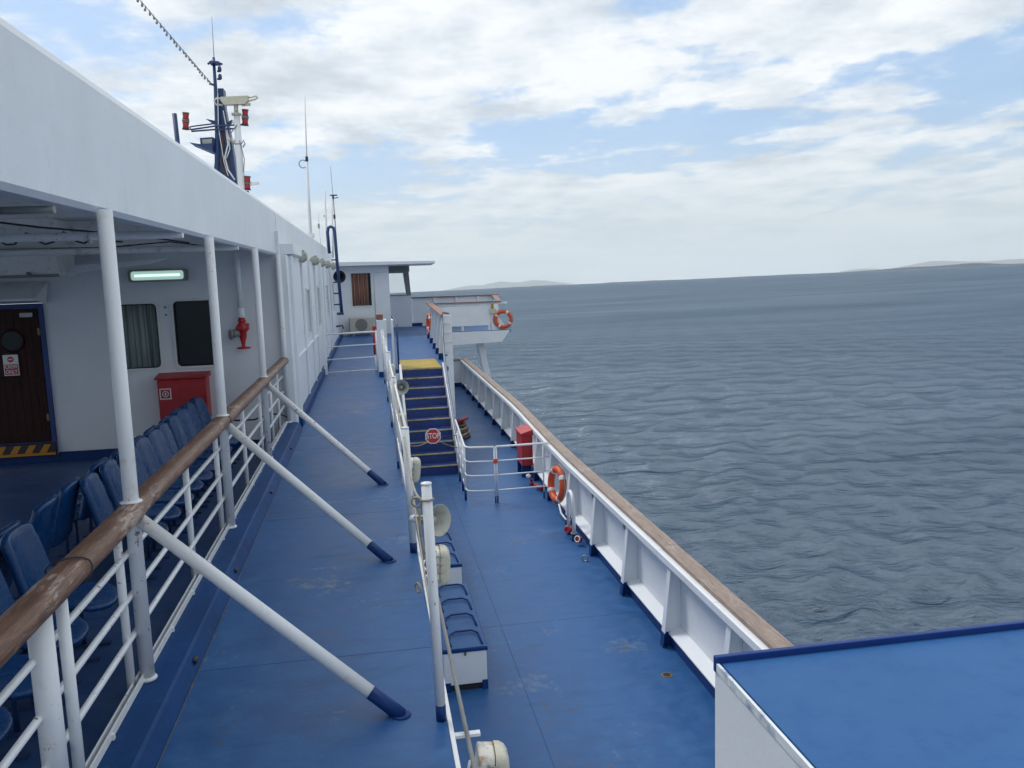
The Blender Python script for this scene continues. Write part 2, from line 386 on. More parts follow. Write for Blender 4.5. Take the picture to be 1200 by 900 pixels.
# ================================================================== THE SETTING
# ---- sea: polar grid with real waves, dense where the sea can be seen
def build_sea():
    rs = [6.0]
    while rs[-1] < 21000: rs.append(rs[-1]*(1.0092 if rs[-1] < 1200 else (1.03 if rs[-1] < 4000 else 1.05)))
    rs = np.array(rs)
    az = np.concatenate([np.linspace(math.radians(-30), math.radians(95), 780, endpoint=False), np.linspace(math.radians(95), math.radians(330), 150, endpoint=False)])
    Rg, Ag = np.meshgrid(rs, az, indexing='ij')
    X = Rg*np.sin(Ag); Y = Rg*np.cos(Ag); Z = np.zeros_like(X)
    rng = np.random.RandomState(5)
    main = math.radians(118)       # travel direction measured from +Y
    cell = Rg*0.0092
    DX = np.zeros_like(X); DY = np.zeros_like(X)
    for i in range(64):
        lam = 0.6*(8.5/0.6)**(rng.rand()**1.1)
        th = main+rng.randn()*0.8
        k = 2*PI/lam; amp = 0.0072*lam**0.80*(0.6+0.8*rng.rand())
        fade = np.clip((lam/cell-2.2)/3.0, 0, 1)
        ph = k*(X*math.sin(th)+Y*math.cos(th))+rng.rand()*6.28
        if i % 3 == 0: Z += fade*amp*1.5*(1-1.6*np.sqrt(np.sin(ph/2)**2+.02))      # peaked chop
        else: Z += fade*amp*np.sin(ph)
        DX += fade*amp*0.8*math.sin(th)*np.cos(ph); DY += fade*amp*0.8*math.cos(th)*np.cos(ph)
    X += DX; Y += DY; Z -= Rg**2/(2*6.371e6)
    nr, na = X.shape
    v = np.stack([X.ravel(), Y.ravel(), Z.ravel()], 1)
    i = np.arange(nr-1)[:, None]*na; j = np.arange(na)[None, :]; j2 = (j+1) % na
    q = np.stack([i+j, i+j2, i+na+j2, i+na+j], -1).reshape(-1, 4)[:, ::-1]
    me = bpy.data.meshes.new('sea'); nv = len(v); nq = len(q)
    me.vertices.add(nv); me.vertices.foreach_set('co', v.ravel().astype(np.float32))
    me.loops.add(nq*4); me.loops.foreach_set('vertex_index', q.ravel().astype(np.int32))
    me.polygons.add(nq); me.polygons.foreach_set('loop_start', np.arange(nq, dtype=np.int32)*4)
    me.polygons.foreach_set('use_smooth', np.ones(nq, dtype=bool)); me.update(); me.validate()
    me.materials.append(M_sea)
    o = bpy.data.objects.new('sea', me); COL.objects.link(o)
    o.rotation_mode = 'QUATERNION'; o.rotation_quaternion = SEA_Q; o.location = (0, 0, SEA_Z); o['kind'] = 'structure'
build_sea()

# ---- far mountains and shore, real relief 22-46 km off, set in the sea's frame
def ridge(name, az0, az1, dist, depth, hfun, mat, n=140, base=0):
    vs = []; fs = []; rows = 7
    for r in range(rows):
        t = r/(rows-1)
        for i in range(n):
            u = i/(n-1); a = math.radians(az0+(az1-az0)*u); d = dist+depth*(t-0.5)
            h = base+hfun(u)*max(0.0, 1-abs(t-0.5)*2)**0.8 + (6*math.sin(i*1.7+r*2.1) if 0 < r < rows-1 else 0)*min(1, hfun(u)/200)
            vs.append((d*math.sin(a), d*math.cos(a), h-4))
    for r in range(rows-1):
        for i in range(n-1): fs.append((r*n+i, r*n+i+1, (r+1)*n+i+1, (r+1)*n+i))
    mb = MB(); mb.add(vs, fs, True)
    o = ob(name, mb, mat, None, kind='structure'); o.rotation_mode = 'QUATERNION'; o.rotation_quaternion = SEA_Q; o.location = (0, 0, SEA_Z)
def bumps(lst, jit=0.05, seed=1):
    rr = random.Random(seed); ph = [rr.random()*6.28 for _ in range(8)]
    def f(u):
        h = sum(a*math.exp(-((u-c)/w)**2) for c, w, a in lst)
        return h*(1+jit*sum(math.sin(u*(17+13*k)+ph[k])/(1+.4*k) for k in range(8)))
    return f
# azimuths measured from +Y towards +X (the photograph spans about -24 .. +39 degrees)
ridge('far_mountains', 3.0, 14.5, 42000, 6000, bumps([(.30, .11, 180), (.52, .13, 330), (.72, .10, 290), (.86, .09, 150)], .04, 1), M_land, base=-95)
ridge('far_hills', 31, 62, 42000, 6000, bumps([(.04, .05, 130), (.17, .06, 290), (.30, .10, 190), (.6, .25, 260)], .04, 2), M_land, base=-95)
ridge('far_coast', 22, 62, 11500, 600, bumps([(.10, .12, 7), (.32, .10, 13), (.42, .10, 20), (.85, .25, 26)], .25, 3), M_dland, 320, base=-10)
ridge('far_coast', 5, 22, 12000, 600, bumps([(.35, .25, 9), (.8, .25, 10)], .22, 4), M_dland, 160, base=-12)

# ---- decks
def plates(parent, mat, xs, ys, z, gap=0.005, th=0.006):
    for i in range(len(xs)-1):
        for j in range(len(ys)-1):
            g = gap/2
            ob('deck_plate', MB().box(xs[i]+g, xs[i+1]-g, ys[j]+g, ys[j+1]-g, z-th, z), mat, parent)
up = ob('upper_deck', MB().box(-1.14, 0.275, -4, 20.6, -0.10, -0.006).prism([(-1.14, 20.602), (1.84, 20.602), (1.84, 21.9), (1.99, 22.0), (2.32, 33.1), (2.32, 38.3), (-1.14, 38.3)], 'z', -0.10, -0.006), M_deck, kind='structure')
plates(up, M_deck, [-1.135, 0.272], [-4, -1.2, 1.8, 4.9, 8.0, 11.3, 14.4, 17.5, 20.6], 0)
plates(up, M_deck, [-1.135, 0.60], [20.61, 23.0, 26.2, 29.4, 32.6, 38.2], 0)
plates(up, M_deck, [0.60, 1.83], [20.61, 23.0, 26.2, 29.4, 32.6, 38.2], 0)
plates(up, M_deck, [1.83, 1.99], [23.0, 26.2, 29.4, 32.6], 0); plates(up, M_deck, [1.83, 2.30], [32.6, 38.2], 0)
lo = ob('lower_deck', MB().box(0.26, 3.60, -4, 31.9, -2.10, -2.006), M_deck2, kind='structure')
plates(lo, M_deck2, [0.27, 1.36, 3.59], [-4, 3.6, 9.6, 15.6, 21.6, 27.0, 31.8], -2)
cv = ob('covered_deck', MB().box(-8.2, -1.36, -4, 13.05, -0.40, -0.276), M_foot, kind='structure')
plates(cv, M_deck3, [-8.1, -5.6, -3.4, -1.37], [-4, 0.2, 3.4, 6.6, 9.8, 12.97], -0.27)
# kerb between the covered deck and the walkway: raised painted coaming with a step
kb = ob('deck_kerb', MB().prism([(-1.40, -0.42), (-1.118, -0.42), (-1.118, 0.004), (-1.165, 0.095), (-1.180, 0.108), (-1.335, 0.12), (-1.40, 0.12)], 'y', -4, 12.95), M_kerb, bevel=0.006, kind='structure')
for y in (2.2, 4.95, 6.5, 8.9, 11.2):      # scupper slots
    ob('scupper_slot', MB().tube([(-1.142, y-.035, .05), (-1.138, y+.035, .05)], .016, 8), M_black, kb)
M_bead = paint('rusty_seam_bead', (0.035, 0.075, 0.16), .7, .3, (0.13, 0.10, 0.07), .8, .52, streak=False)
ob('seam_bead', MB().tube([(-1.114, y+.0, .002+.002*math.sin(y*7)) for y in np.arange(-4, 12.9, .35)], .007, 6), M_bead, kb)
# side of the deckhouse below the walkway and of the passage under the upper deck, and hull
h = thing('lower_deckhouse', 'white steel deckhouse side under the walkway edge beside the lower deck', 'deckhouse', (0.27, 10, -2))
ob('wall_panel', MB().box(0.18, 0.262, -4, 20.59, -2.0, -0.105), M_wall, h)
ob('wall_panel', MB().box(0.262, 0.66, 20.50, 20.59, -2.0, -0.105), M_wall, h)
ob('wall_panel', MB().box(1.76, 1.85, 20.62, 31.7, -2.0, -0.105), M_wall, h)
ob('edge_strip', MB().box(0.276, 0.300, -4, 20.55, -0.07, -0.004), M_pipe, h, .003)
hl = thing('ship_hull', 'dark blue ship hull below the decks, down to the sea', 'ship hull', (-3, 10, -10))
def hull_mb():
    mb = MB(); ys = [-6, 0, 8, 16, 24, 31.8, 38, 46]; xr = [3.62]*6+[3.3, 1.2]
    for a in range(len(ys)-1):
        y0, y1 = ys[a], ys[a+1]; x0, x1 = xr[a], xr[a+1]
        zt = -2.15 if y1 <= 31.9 else -3.4
        mb.hexa([(-9.6-0, y0, -14), (x0-.5, y0, -14), (x1-.5, y1, -14), (-9.6, y1, -14)], [(-9.6, y0, zt), (x0, y0, zt), (x1, y1, zt), (-9.6, y1, zt)])
    return mb
ob('hull_plating', hull_mb(), M_hull, hl)
ob('hull_stripe', MB().box(3.60, 3.632, -5.9, 31.7, -3.0, -2.2), M_white, hl)

# ================================================================== CANOPY ROOF over the covered deck and long deckhouse side
cr = thing('canopy_roof', 'long white roof with deep side fascia running forward over the covered deck', 'canopy', (-1.35, 10, 2.66))
# fascia: outer face with rolled lower lip
ob('fascia', MB().prism([(-1.50, 2.70), (-1.47, 2.652), (-1.37, 2.648), (-1.345, 2.675), (-1.342, 3.28), (-1.365, 3.325), (-1.50, 3.325)], 'y', -4.5, 13.2), M_white, cr)
ob('fascia', MB().prism([(-1.50, 2.70), (-1.47, 2.652), (-1.345, 2.650), (-1.340, 2.69), (-1.338, 3.28), (-1.365, 3.325), (-1.50, 3.325)], 'y', 13.205, 34.3), M_white, cr)
ob('roof_deck', MB().box(-8.6, -1.505, -4.5, 34.3, 3.02, 3.10), M_ceil, cr)
for y0 in np.arange(-4.4, 12.9, 1.45):
    for x0, x1 in ((-1.53, -4.4), (-4.42, -8.5)):
        ob('ceiling_panel', MB().box(x1, x0, y0+.012, y0+1.438, 2.985, 3.015), M_ceil, cr)
for y in (1.3, 4.15, 7.0, 9.9, 12.2):
    ob('ceiling_beam', MB().box(-8.4, -1.52, y-.03, y+.03, 2.80, 2.98), M_ceil, cr)
for x in (-3.2, -5.0):
    ob('ceiling_beam', MB().box(x-.025, x+.025, -4, 12.9, 2.86, 2.975), M_ceil, cr)
# pipes slung across under the canopy
p = thing('ceiling_pipe', 'thick white pipe across the ceiling nearest to the camera, rusty flange at its end', 'pipe', (-1.5, 4.3, 2.60))
ob('pipe_run', MB().tube([(-7.8, 4.35, 2.62), (-1.66, 4.14, 2.62)], .034, 14), M_pipe, p)
ob('flange', MB().tube([(-1.66, 4.14, 2.62), (-1.635, 4.139, 2.62)], .040, 14), M_rusty, p)
ob('pipe_stub', MB().tube([(-1.635, 4.139, 2.62), (-1.38, 4.12, 2.62)], .018, 10), M_grey, p)
ob('pipe_brace', MB().hexa([(-2.9, 4.2, 2.66), (-2.75, 4.2, 2.66), (-2.75, 4.24, 2.66), (-2.9, 4.24, 2.66)], [(-2.55, 4.2, 2.97), (-2.40, 4.2, 2.97), (-2.40, 4.24, 2.97), (-2.55, 4.24, 2.97)]), M_ceil, p)
p = thing('ceiling_pipe', 'white ceiling pipe with cable ties wound round it, second from the camera', 'pipe', (-1.5, 6.7, 2.60))
ob('pipe_run', MB().tube([(-7.8, 7.0, 2.66), (-1.37, 6.74, 2.64)], .031, 12), M_pipe, p)
ob('cable_lashing', MB().tube([(-4.2+.02*math.sin(k), 6.87+.05*math.cos(k*2.1), 2.64+.05*math.sin(k*2.1)) for k in range(14)], .006, 5)
   .tube([(-3.6+i*.045, 6.86+.045*math.cos(i*1.1), 2.64+.045*math.sin(i*1.1)) for i in range(40)], .007, 5), M_black, p)
ob('flange', MB().tube([(-2.05, 6.77, 2.63), (-2.03, 6.77, 2.63)], .043, 12), M_rusty, p)
p = thing('ceiling_pipe', 'grey ceiling pipe farther in, third from the camera', 'pipe', (-1.5, 9.4, 2.60))
ob('pipe_run', MB().tube([(-7.8, 9.0, 2.60), (-5.2, 9.3, 2.63), (-1.37, 9.5, 2.64)], .034, 12), M_ceil, p)
p = tag(ob('ceiling_cable', MB().tube([(-3.6, 5.0, 2.9), (-3.0, 5.8, 2.80), (-2.4, 6.8, 2.72), (-2.0, 7.8, 2.70), (-1.7, 8.6, 2.66)], .008, 6)
   .tube([(-3.6, 10.5, 2.72), (-2.8, 9.9, 2.69), (-2.1, 9.6, 2.72), (-1.6, 10.4, 2.66)], .007, 6), M_black), 'thin black cable sagging under the canopy ceiling', 'cable')
p = thing('ceiling_duct', 'grey box duct fixed under the ceiling above the brown door', 'duct', (-4.8, 12.5, 2.5))
ob('duct_body', MB().box(-7.6, -4.06, 12.0, 12.7, 2.43, 2.78), M_ceil, p, .01)
ob('duct_flange', MB().box(-7.6, -4.04, 11.97, 11.998, 2.41, 2.45), M_grey, p)
for x in (-4.4, -4.85, -5.3): ob('bolt', MB().lathe([(.03, 0), (.03, .03), (.0, .045)], (x, 11.97, 2.46), (0, -1, 0), 10), M_grey, p)
tag(ob('door_hood', MB().hexa([(-5.7, 12.60, 2.10), (-4.58, 12.60, 2.10), (-4.58, 12.97, 2.06), (-5.7, 12.97, 2.06)], [(-5.7, 12.60, 2.13), (-4.58, 12.60, 2.13), (-4.52, 12.97, 2.37), (-5.7, 12.97, 2.37)]), M_pipe, None, .006), 'cream stained steel hood over the brown wooden door', 'door hood')
tag(ob('ceiling_flap', MB().hexa([(-4.02, 12.3, 2.44), (-2.98, 12.3, 2.56), (-2.98, 12.36, 2.56), (-4.02, 12.36, 2.44)], [(-4.02, 12.3, 2.56), (-2.75, 12.3, 2.62), (-2.75, 12.36, 2.62), (-4.02, 12.36, 2.56)]), M_pipe), 'pale flap panel hanging between the box duct and the lamp', 'panel')

# posts carrying the canopy
post_lab = {1.75: 'white canopy post beside the camera, nearest of all', 4.62: 'thick white canopy post in front of the green curtained window, nearest in view',
            7.46: 'white canopy post in front of the red fire box, second in view', 10.34: 'white canopy post right of the red hydrant, third in view', 12.90: 'white canopy post at the corner of the deckhouse wall, farthest'}
for y, lab in post_lab.items():
    t = thing('canopy_post', lab, 'post', (-1.315, y, .12), 'white posts carrying the canopy')
    ob('post_pipe', MB().tube([(-1.318, y, .118), (-1.312, y, 2.655)], .039, 18), M_pipe, t)
    ob('base_weld', MB().lathe([(.052, 0), (.050, .010), (.042, .018)], (-1.318, y, .12), (0, 0, 1), 16), M_pipe, t)
    if y < 12: ob('rail_collar', MB().lathe([(.056, 0), (.056, .008), (.040, .014)], (-1.316, y, 1.118), (0, 0, 1), 16), M_pipe, t)

# ================================================================== PROMENADE RAILING with teak handrail
r = thing('promenade_railing', 'white pipe railing with broad brown teak handrail along the covered deck', 'railing', (-1.32, 6, .12))
bays = [-2.5, 1.75, 4.62, 7.46, 10.34, 12.80]
def handrail_mb(y0, y1, xj=0.0):
    prof = [(-.069, 0), (-.066, .022), (-.050, .040), (-.02, .047), (.02, .047), (.050, .040), (.066, .022), (.069, 0), (.062, -.020), (.033, -.028), (-.033, -.028), (-.062, -.020)]
    mb = MB(); n = 8; vs = []; fs = []; m = len(prof)
    for i in range(n+1):
        y = y0+(y1-y0)*i/n; j = .004*math.sin(y*2.1)
        for x, z in prof: vs.append((-1.315+x+j+xj, y, 1.070+z*1.15+j*.5))
    for i in range(n):
        for k in range(m):
            l = (k+1) % m; fs.append((i*m+k, (i+1)*m+k, (i+1)*m+l, i*m+l))
    mb.add(vs, fs, True); mb.add([vs[k] for k in range(m)], [tuple(range(m))]); mb.add(vs[-m:], [tuple(range(m))[::-1]])
    return mb
for i in range(len(bays)-1): ob('handrail', handrail_mb(bays[i]+.004, bays[i+1]-.004, [0, .004, -.004, .003, -.002][i]), M_teak, r)
for z in (.838, .607, .392):
    ob('rail', MB().tube([(-1.36, -2.5, z), (-1.36, 12.8, z)], .0165, 10), M_pipe, r)
ob('bottom_rail', MB().box(-1.335, -1.325, -2.5, 12.8, .122, .165), M_pipe, r, .002)
ob('bottom_rail', MB().box(-1.368, -1.358, -2.5, 12.8, .122, .158), M_pipe, r, .002)
for y in (.3, 1.62, 4.52, 6.18, 7.36, 8.9, 10.24, 11.35, 12.2):
    ob('stanchion', MB().tube([(-1.375, y, .118), (-1.375, y, 1.045)], .022, 12), M_pipe, r)
ob('stanchion', MB().tube([(-1.335, 3.36, .118), (-1.335, 3.36, 1.04)], .047, 16), M_pipe, r)
ob('stanchion', MB().tube([(-1.30, 3.50, .118), (-1.30, 3.50, 1.045)], .024, 12), M_pipe, r)
ob('wire_lashing', MB().tube([(-1.315+.092*math.cos(a), 3.66+.03*math.sin(a*2), 1.078+.058*math.sin(a)) for a in np.linspace(0, 2*PI, 20, endpoint=False)], .004, 5, closed=True), M_black, r)
for y in np.arange(.9, 12.6, .62):
    ob('rail_clip', MB().box(-1.342, -1.314, y-.012, y+.012, .1225, .150), M_pipe, r)

# diagonal braces from the posts down to the walkway
for (yt, yf, lab) in ((4.60, 4.13, 'thick white diagonal brace with blue foot, nearest to the camera'), (7.46, 6.54, 'white diagonal brace with blue foot, the middle one of three'), (10.33, 9.07, 'white diagonal brace with blue foot, farthest of three')):
    t = thing('deck_brace', lab, 'brace', (0.04, yf, 0), 'diagonal braces propping the canopy posts')
    a = Vector((-1.28, yt, 1.03)); b = Vector((0.045, yf, -.0)); m = a.lerp(b, .885)
    ob('brace_pipe', MB().tube([a, m], .036, 16), M_pipe, t)
    ob('painted_foot', MB().tube([m, b], .0372, 16), M_foot, t)
    ob('foot_plate', MB().lathe([(.052, 0), (.050, .006), (.04, .010)], (.045, yf, .001), (0, 0, 1), 16), M_foot, t)

# ================================================================== AFT-FACING DECKHOUSE WALL (y = 13)
dh = thing('deckhouse', 'white deckhouse end wall with two windows, closing off the covered deck', 'deckhouse', (-3.3, 13.1, -.27))
Y = 13.0
def rounded_rect(x0, x1, z0, z1, rad, n=5):
    pts = []
    for cx, cz, a0 in ((x1-rad, z1-rad, 0), (x0+rad, z1-rad, PI/2), (x0+rad, z0+rad, PI), (x1-rad, z0+rad, 3*PI/2)):
        for i in range(n+1):
            a = a0+PI/2*i/n; pts.append((cx+rad*math.cos(a), cz+rad*math.sin(a)))
    return pts
wins = [(-3.64, -3.10, 1.05, 1.99), (-2.86, -2.27, 1.05, 2.01)]
xs = [-8.3, -5.60, -4.64, -3.64, -3.10, -2.86, -2.27, -1.30]
wl = MB()
def wb(x0, x1, z0, z1): wl.box(x0, x1, Y, Y+.12, z0, z1)
wb(-8.3, -5.66, -.13, 3.0); wb(-5.66, -4.64, 2.06, 3.0); wb(-4.64, -3.64, -.13, 3.0)
wb(-3.64, -3.10, -.13, 1.05); wb(-3.64, -3.10, 1.99, 3.0); wb(-3.10, -2.86, -.13, 3.0)
wb(-2.86, -2.27, -.13, 1.05); wb(-2.86, -2.27, 2.01, 3.0); wb(-2.27, -1.30, -.13, 3.0)
ob('wall_panel', wl, M_wall, dh)
ob('skirting', MB().box(-8.3, -4.642, Y-.02, Y+.12, -.275, -.155).box(-4.64, -1.40, Y-.02, Y+.12, -.275, -.132), M_foot, dh)
for k, (x0, x1, z0, z1) in enumerate(wins):
    out = rounded_rect(x0-.035, x1+.035, z0-.035, z1+.035, .085); inn = rounded_rect(x0+.004, x1-.004, z0+.004, z1-.004, .06)
    n = len(out); mb = MB(); vs = []
    for yy in (Y-.028, Y+.06):
        vs += [(p_[0], yy, p_[1]) for p_ in out]+[(p_[0], yy, p_[1]) for p_ in inn]
    fs = []
    for i in range(n):
        j = (i+1) % n
        fs += [(i, j, n+j, n+i), (2*n+i, 3*n+i, 3*n+j, 2*n+j), (i, 2*n+i, 2*n+j, j), (n+i, n+j, 3*n+j, 3*n+i)]
    mb.add(vs, fs); fr = ob('window_frame', mb, M_frame, dh)
    ob('gasket', MB().tube([(q_[0], Y-.024, q_[1]) for q_ in inn], .009, 6, closed=True), M_black, fr)
    ob('pane', MB().prism(inn, 'y', Y+.015, Y+.022), M_glass if k == 0 else M_glassdark, fr)
    if k == 0:
        mbc = MB(); vs = []; m = 70
        for zz in (z0, z1):
            for i in range(m+1): vs.append((x0+(x1-x0)*i/m, Y+.058+.022*math.sin(i*.62)+.008*math.sin(i*1.9), zz))
        mbc.add(vs, [(i, i+1, m+2+i, m+1+i) for i in range(m)], True); c_ = ob('curtain', mbc, M_cur_green, fr)
        sm = c_.modifiers.new('solid', 'SOLIDIFY'); sm.thickness = .004
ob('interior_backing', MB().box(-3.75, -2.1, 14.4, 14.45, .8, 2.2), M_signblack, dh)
for z in (1.93, 1.82): ob('bolt', MB().lathe([(.016, 0), (.016, .012), (0, .018)], (-2.975, Y, z), (0, -1, 0), 10), M_grey, dh)
ob('corner_post', MB().box(-1.30, -1.20, 12.94, 13.28, .0, 2.645), M_white, dh, .006)
# brown wooden door
d = thing('wooden_door', 'dark brown plank door with round porthole at the left end of the wall', 'door', (-5.15, 12.98, -.27))
for i in range(8):
    x0 = -5.58+i*.108; ob('plank', MB().box(x0+.0015, x0+.1065, 12.985, 13.03, .04, 1.98), M_door, d, .002)
ob('door_frame', MB().box(-5.66, -5.59, 12.955, 13.05, -.13, 2.055).box(-4.70, -4.64, 12.955, 13.05, -.13, 2.055).box(-5.59, -4.70, 12.955, 13.05, 1.985, 2.055), M_navy, d, .004)
ob('light_stop', MB().box(-5.60, -4.69, 13.035, 13.06, .0, 2.0), M_navy, d)  # unseen board added behind the planks to block sky light leaking through
for z in (.35, 1.60): ob('hinge', MB().box(-4.735, -4.703, 12.95, 12.9835, z, z+.10), M_brass, d, .003)
ob('threshold', MB().box(-5.59, -4.70, 12.97, 13.03, .0225, .039), M_navy, d)
ph = ob('porthole', MB().torus((-5.10, 12.975, 1.53), (0, 1, 0), .155, .018), M_door, d)
ob('pane', MB().lathe([(.15, 0), (.15, .01)], (-5.10, 12.985, 1.53), (0, -1, 0), 24), M_glassdark, ph)
ob('name_plate', MB().box(-4.955, -4.785, 12.968, 12.982, 1.865, 1.925), M_steel, d)
ob('cross_batten', MB().box(-5.58, -4.72, 12.966, 12.983, .94, .985), M_door, d)
ob('cross_batten', MB().box(-5.58, -4.72, 12.966, 12.983, .10, .15), M_door, d)
# hazard-striped sill under the door
s = thing('hazard_sill', 'black and yellow striped step under the brown door', 'step', (-5.15, 12.9, -.2))
ob('step_body', MB().box(-5.66, -4.64, 12.90, 12.953, -.15, .022), M_signblack, s)
for i in range(6):
    x0 = -5.66+i*.20
    if x0+.09+.10 > -4.6: break
    ob('stripe', MB().hexa([(x0, 12.893, -.105), (x0+.095, 12.893, -.105), (x0+.095, 12.8995, -.105), (x0, 12.8995, -.105)], [(x0+.075, 12.893, .012), (x0+.165, 12.893, .012), (x0+.165, 12.8995, .012), (x0+.075, 12.8995, .012)]), M_hazyel, s)
ob('stripe', MB().box(-5.66, -4.645, 12.893, 12.8995, -.145, -.108), M_hazyel, s)
# CREW ONLY sign
s = thing('crew_sign', 'white and red CREW ONLY sign with no-entry symbol on the brown door', 'sign', (-5.13, 12.96, 1.18))
ob('sign_board', MB().box(-5.235, -5.032, 12.955, 12.962, 1.035, 1.335), M_signwhite, s)
ob('red_field', MB().box(-5.222, -5.045, 12.951, 12.9545, 1.048, 1.200), M_signred, s)
ob('entry_symbol', MB().lathe([(.042, 0), (.042, .003)], (-5.133, 12.9548, 1.268), (0, -1, 0), 24), M_signred, s)
ob('entry_bar', MB().box(-5.160, -5.106, 12.9485, 12.9515, 1.260, 1.276), M_signwhite, s)
lettering('CREW', .078, (-5.133, 12.949, 1.163), M_signwhite, s, .74); lettering('ONLY', .078, (-5.133, 12.949, 1.088), M_signwhite, s, .74)
# fluorescent lamp
s = thing('fluorescent_lamp', 'lit greenish fluorescent lamp fixed high on the deckhouse wall', 'lamp', (-3.02, 12.9, 2.39))
ob('lamp_housing', MB().prism(rounded_rect(-3.43, -2.61, 2.31, 2.485, .04), 'y', 12.90, 12.997), M_grey, s, .006)
ob('diffuser', MB().prism(rounded_rect(-3.385, -2.66, 2.335, 2.462, .035), 'y', 12.872, 12.899), M_diff, s, .012)
ob('tube', MB().tube([(-3.33, 12.868, 2.40), (-2.71, 12.868, 2.40)], .016, 10), M_tube, s)
# hydrant and pipe
s = thing('fire_hydrant', 'red fire hydrant valve with handwheel on white pipe against the wall', 'hydrant', (-1.885, 12.85, 1.35))
ob('riser_pipe', MB().tube([(-1.895, 12.88, 1.86), (-1.90, 12.88, 2.97)], .042, 14), M_pipe, s)
ob('pipe_sleeve', MB().tube([(-1.89, 12.88, 1.70), (-1.89, 12.88, 1.88)], .050, 14), M_white, s)
ob('valve_body', MB().lathe([(.045, .36), (.05, .33), (.062, .32), (.062, .30), (.045, .29), (.085, .24), (.105, .20), (.085, .17), (.06, .14), (.055, .08), (.034, .0), (.025, -.06), (.03, -.08)][::-1], (-1.888, 12.86, 1.38), (0, 0, 1), 18), M_red, s)
ob('handwheel', MB().torus((-1.888, 12.86, 1.29), (0, 0, 1), .09, .012).box(-1.978, -1.798, 12.853, 12.867, 1.284, 1.296).box(-1.895, -1.881, 12.77, 12.95, 1.284, 1.296), M_red, s)
ob('side_arm', MB().tube([(-1.888, 12.86, 1.60), (-1.79, 12.84, 1.64)], .022, 10), M_red, s)
ob('outlet_cap', MB().tube([(-1.94, 12.84, 1.53), (-2.04, 12.80, 1.50)], .058, 14).tube([(-2.04, 12.80, 1.50), (-2.06, 12.79, 1.50)], .075, 14), M_grey, s)
# fire box
s = thing('fire_box', 'red fire equipment box with white square symbol below the dark window', 'fire box', (-2.79, 12.8, .5))
ob('box_body', MB().box(-3.12, -2.44, 12.72, 12.997, .27, .885), M_red, s, .01)
ob('lid', MB().hexa([(-3.15, 12.70, .89), (-2.41, 12.70, .89), (-2.41, 12.997, .89), (-3.15, 12.997, .89)], [(-3.15, 12.70, .915), (-2.41, 12.70, .915), (-2.41, 12.997, .965), (-3.15, 12.997, .965)]), M_red, s, .006)
ob('door_panel', MB().box(-3.09, -2.47, 12.708, 12.7195, .30, .85), M_red, s, .004)
sy = ob('symbol', MB().box(-3.09, -2.93, 12.703, 12.7065, .60, .615).box(-3.09, -2.93, 12.703, 12.7065, .745, .76).box(-3.09, -3.075, 12.703, 12.7065, .616, .744).box(-2.945, -2.93, 12.703, 12.7065, .616, .744)
   .torus((-3.01, 12.704, .68), (0, 1, 0), .040, .006, n=20, m=6).box(-3.02, -3.0, 12.703, 12.7065, .66, .70), M_signwhite, s)
# hose on the wall foot
tag(ob('wall_hose', MB().tube([(-2.35, 12.5, .30), (-2.0, 12.45, .27), (-1.75, 12.4, .275), (-1.55, 12.5, .33), (-1.40, 12.6, .30), (-1.32, 12.7, .24)], .012, 8), M_black), 'thin dark hose slung between the last stanchions by the wall', 'hose')

# ================================================================== LONG SIDE WALL forward of the covered deck
sw = thing('side_wall', 'long white side wall with narrow windows running forward along the walkway', 'wall', (-1.25, 22, 0))
ob('kerb_plinth', MB().box(-1.22, -1.137, 13.285, 33.95, -.05, .14), M_kerb, sw, .008)
yw = [13.30, 15.9, 19.6, 23.4, 27.2, 30.6, 33.95]
wy = [(16.8, 17.3), (20.45, 20.95), (24.5, 25.0), (28.6, 29.1)]
for i in range(len(yw)-1):
    y0, y1 = yw[i]+.006, yw[i+1]-.006
    inside = [w for w in wy if y0 < w[0] < y1]
    mb = MB()
    if inside:
        w0, w1 = inside[0]
        mb.box(-1.34, -1.225, y0, w0, .142, 2.645).box(-1.34, -1.225, w1, y1, .142, 2.645).box(-1.34, -1.225, w0, w1, .142, 1.22).box(-1.34, -1.225, w0, w1, 2.06, 2.645)
    else: mb.box(-1.34, -1.225, y0, y1, .142, 2.645)
    ob('wall_panel', mb, M_white, sw)
for a, b in wy:
    fr = ob('window_frame', MB().box(-1.24, -1.195, a-.04, a-.002, 1.18, 2.10).box(-1.24, -1.195, b+.002, b+.04, 1.18, 2.10).box(-1.24, -1.195, a, b, 1.18, 1.218).box(-1.24, -1.195, a, b, 2.062, 2.10), M_frame, sw)
    ob('pane', MB().box(-1.30, -1.29, a, b, 1.22, 2.06), M_glassdark, fr)
for y in (13.62, 15.88, 17.9, 19.58, 21.45, 23.38, 25.8, 27.18, 30.58):
    ob('pilaster', MB().box(-1.224, -1.165 if y < 14 else -1.185, y-.05 if y > 14 else y-.17, y+.05 if y > 14 else y+.13, .142, 2.645), M_white, sw, .008)
ob('gate_post', MB().box(-1.16, -1.085, 20.12, 20.26, .0, 2.64), M_white, sw, .01)
ob('ledge', MB().box(-1.224, -1.19, 13.9, 19.9, .98, 1.01), M_white, sw)
tag(ob('junction_box', MB().box(-1.336, -1.12, 13.4, 15.0, 2.66, 2.83), M_pipe, None, .01), 'square pale box on the fascia just above the corner post', 'box')

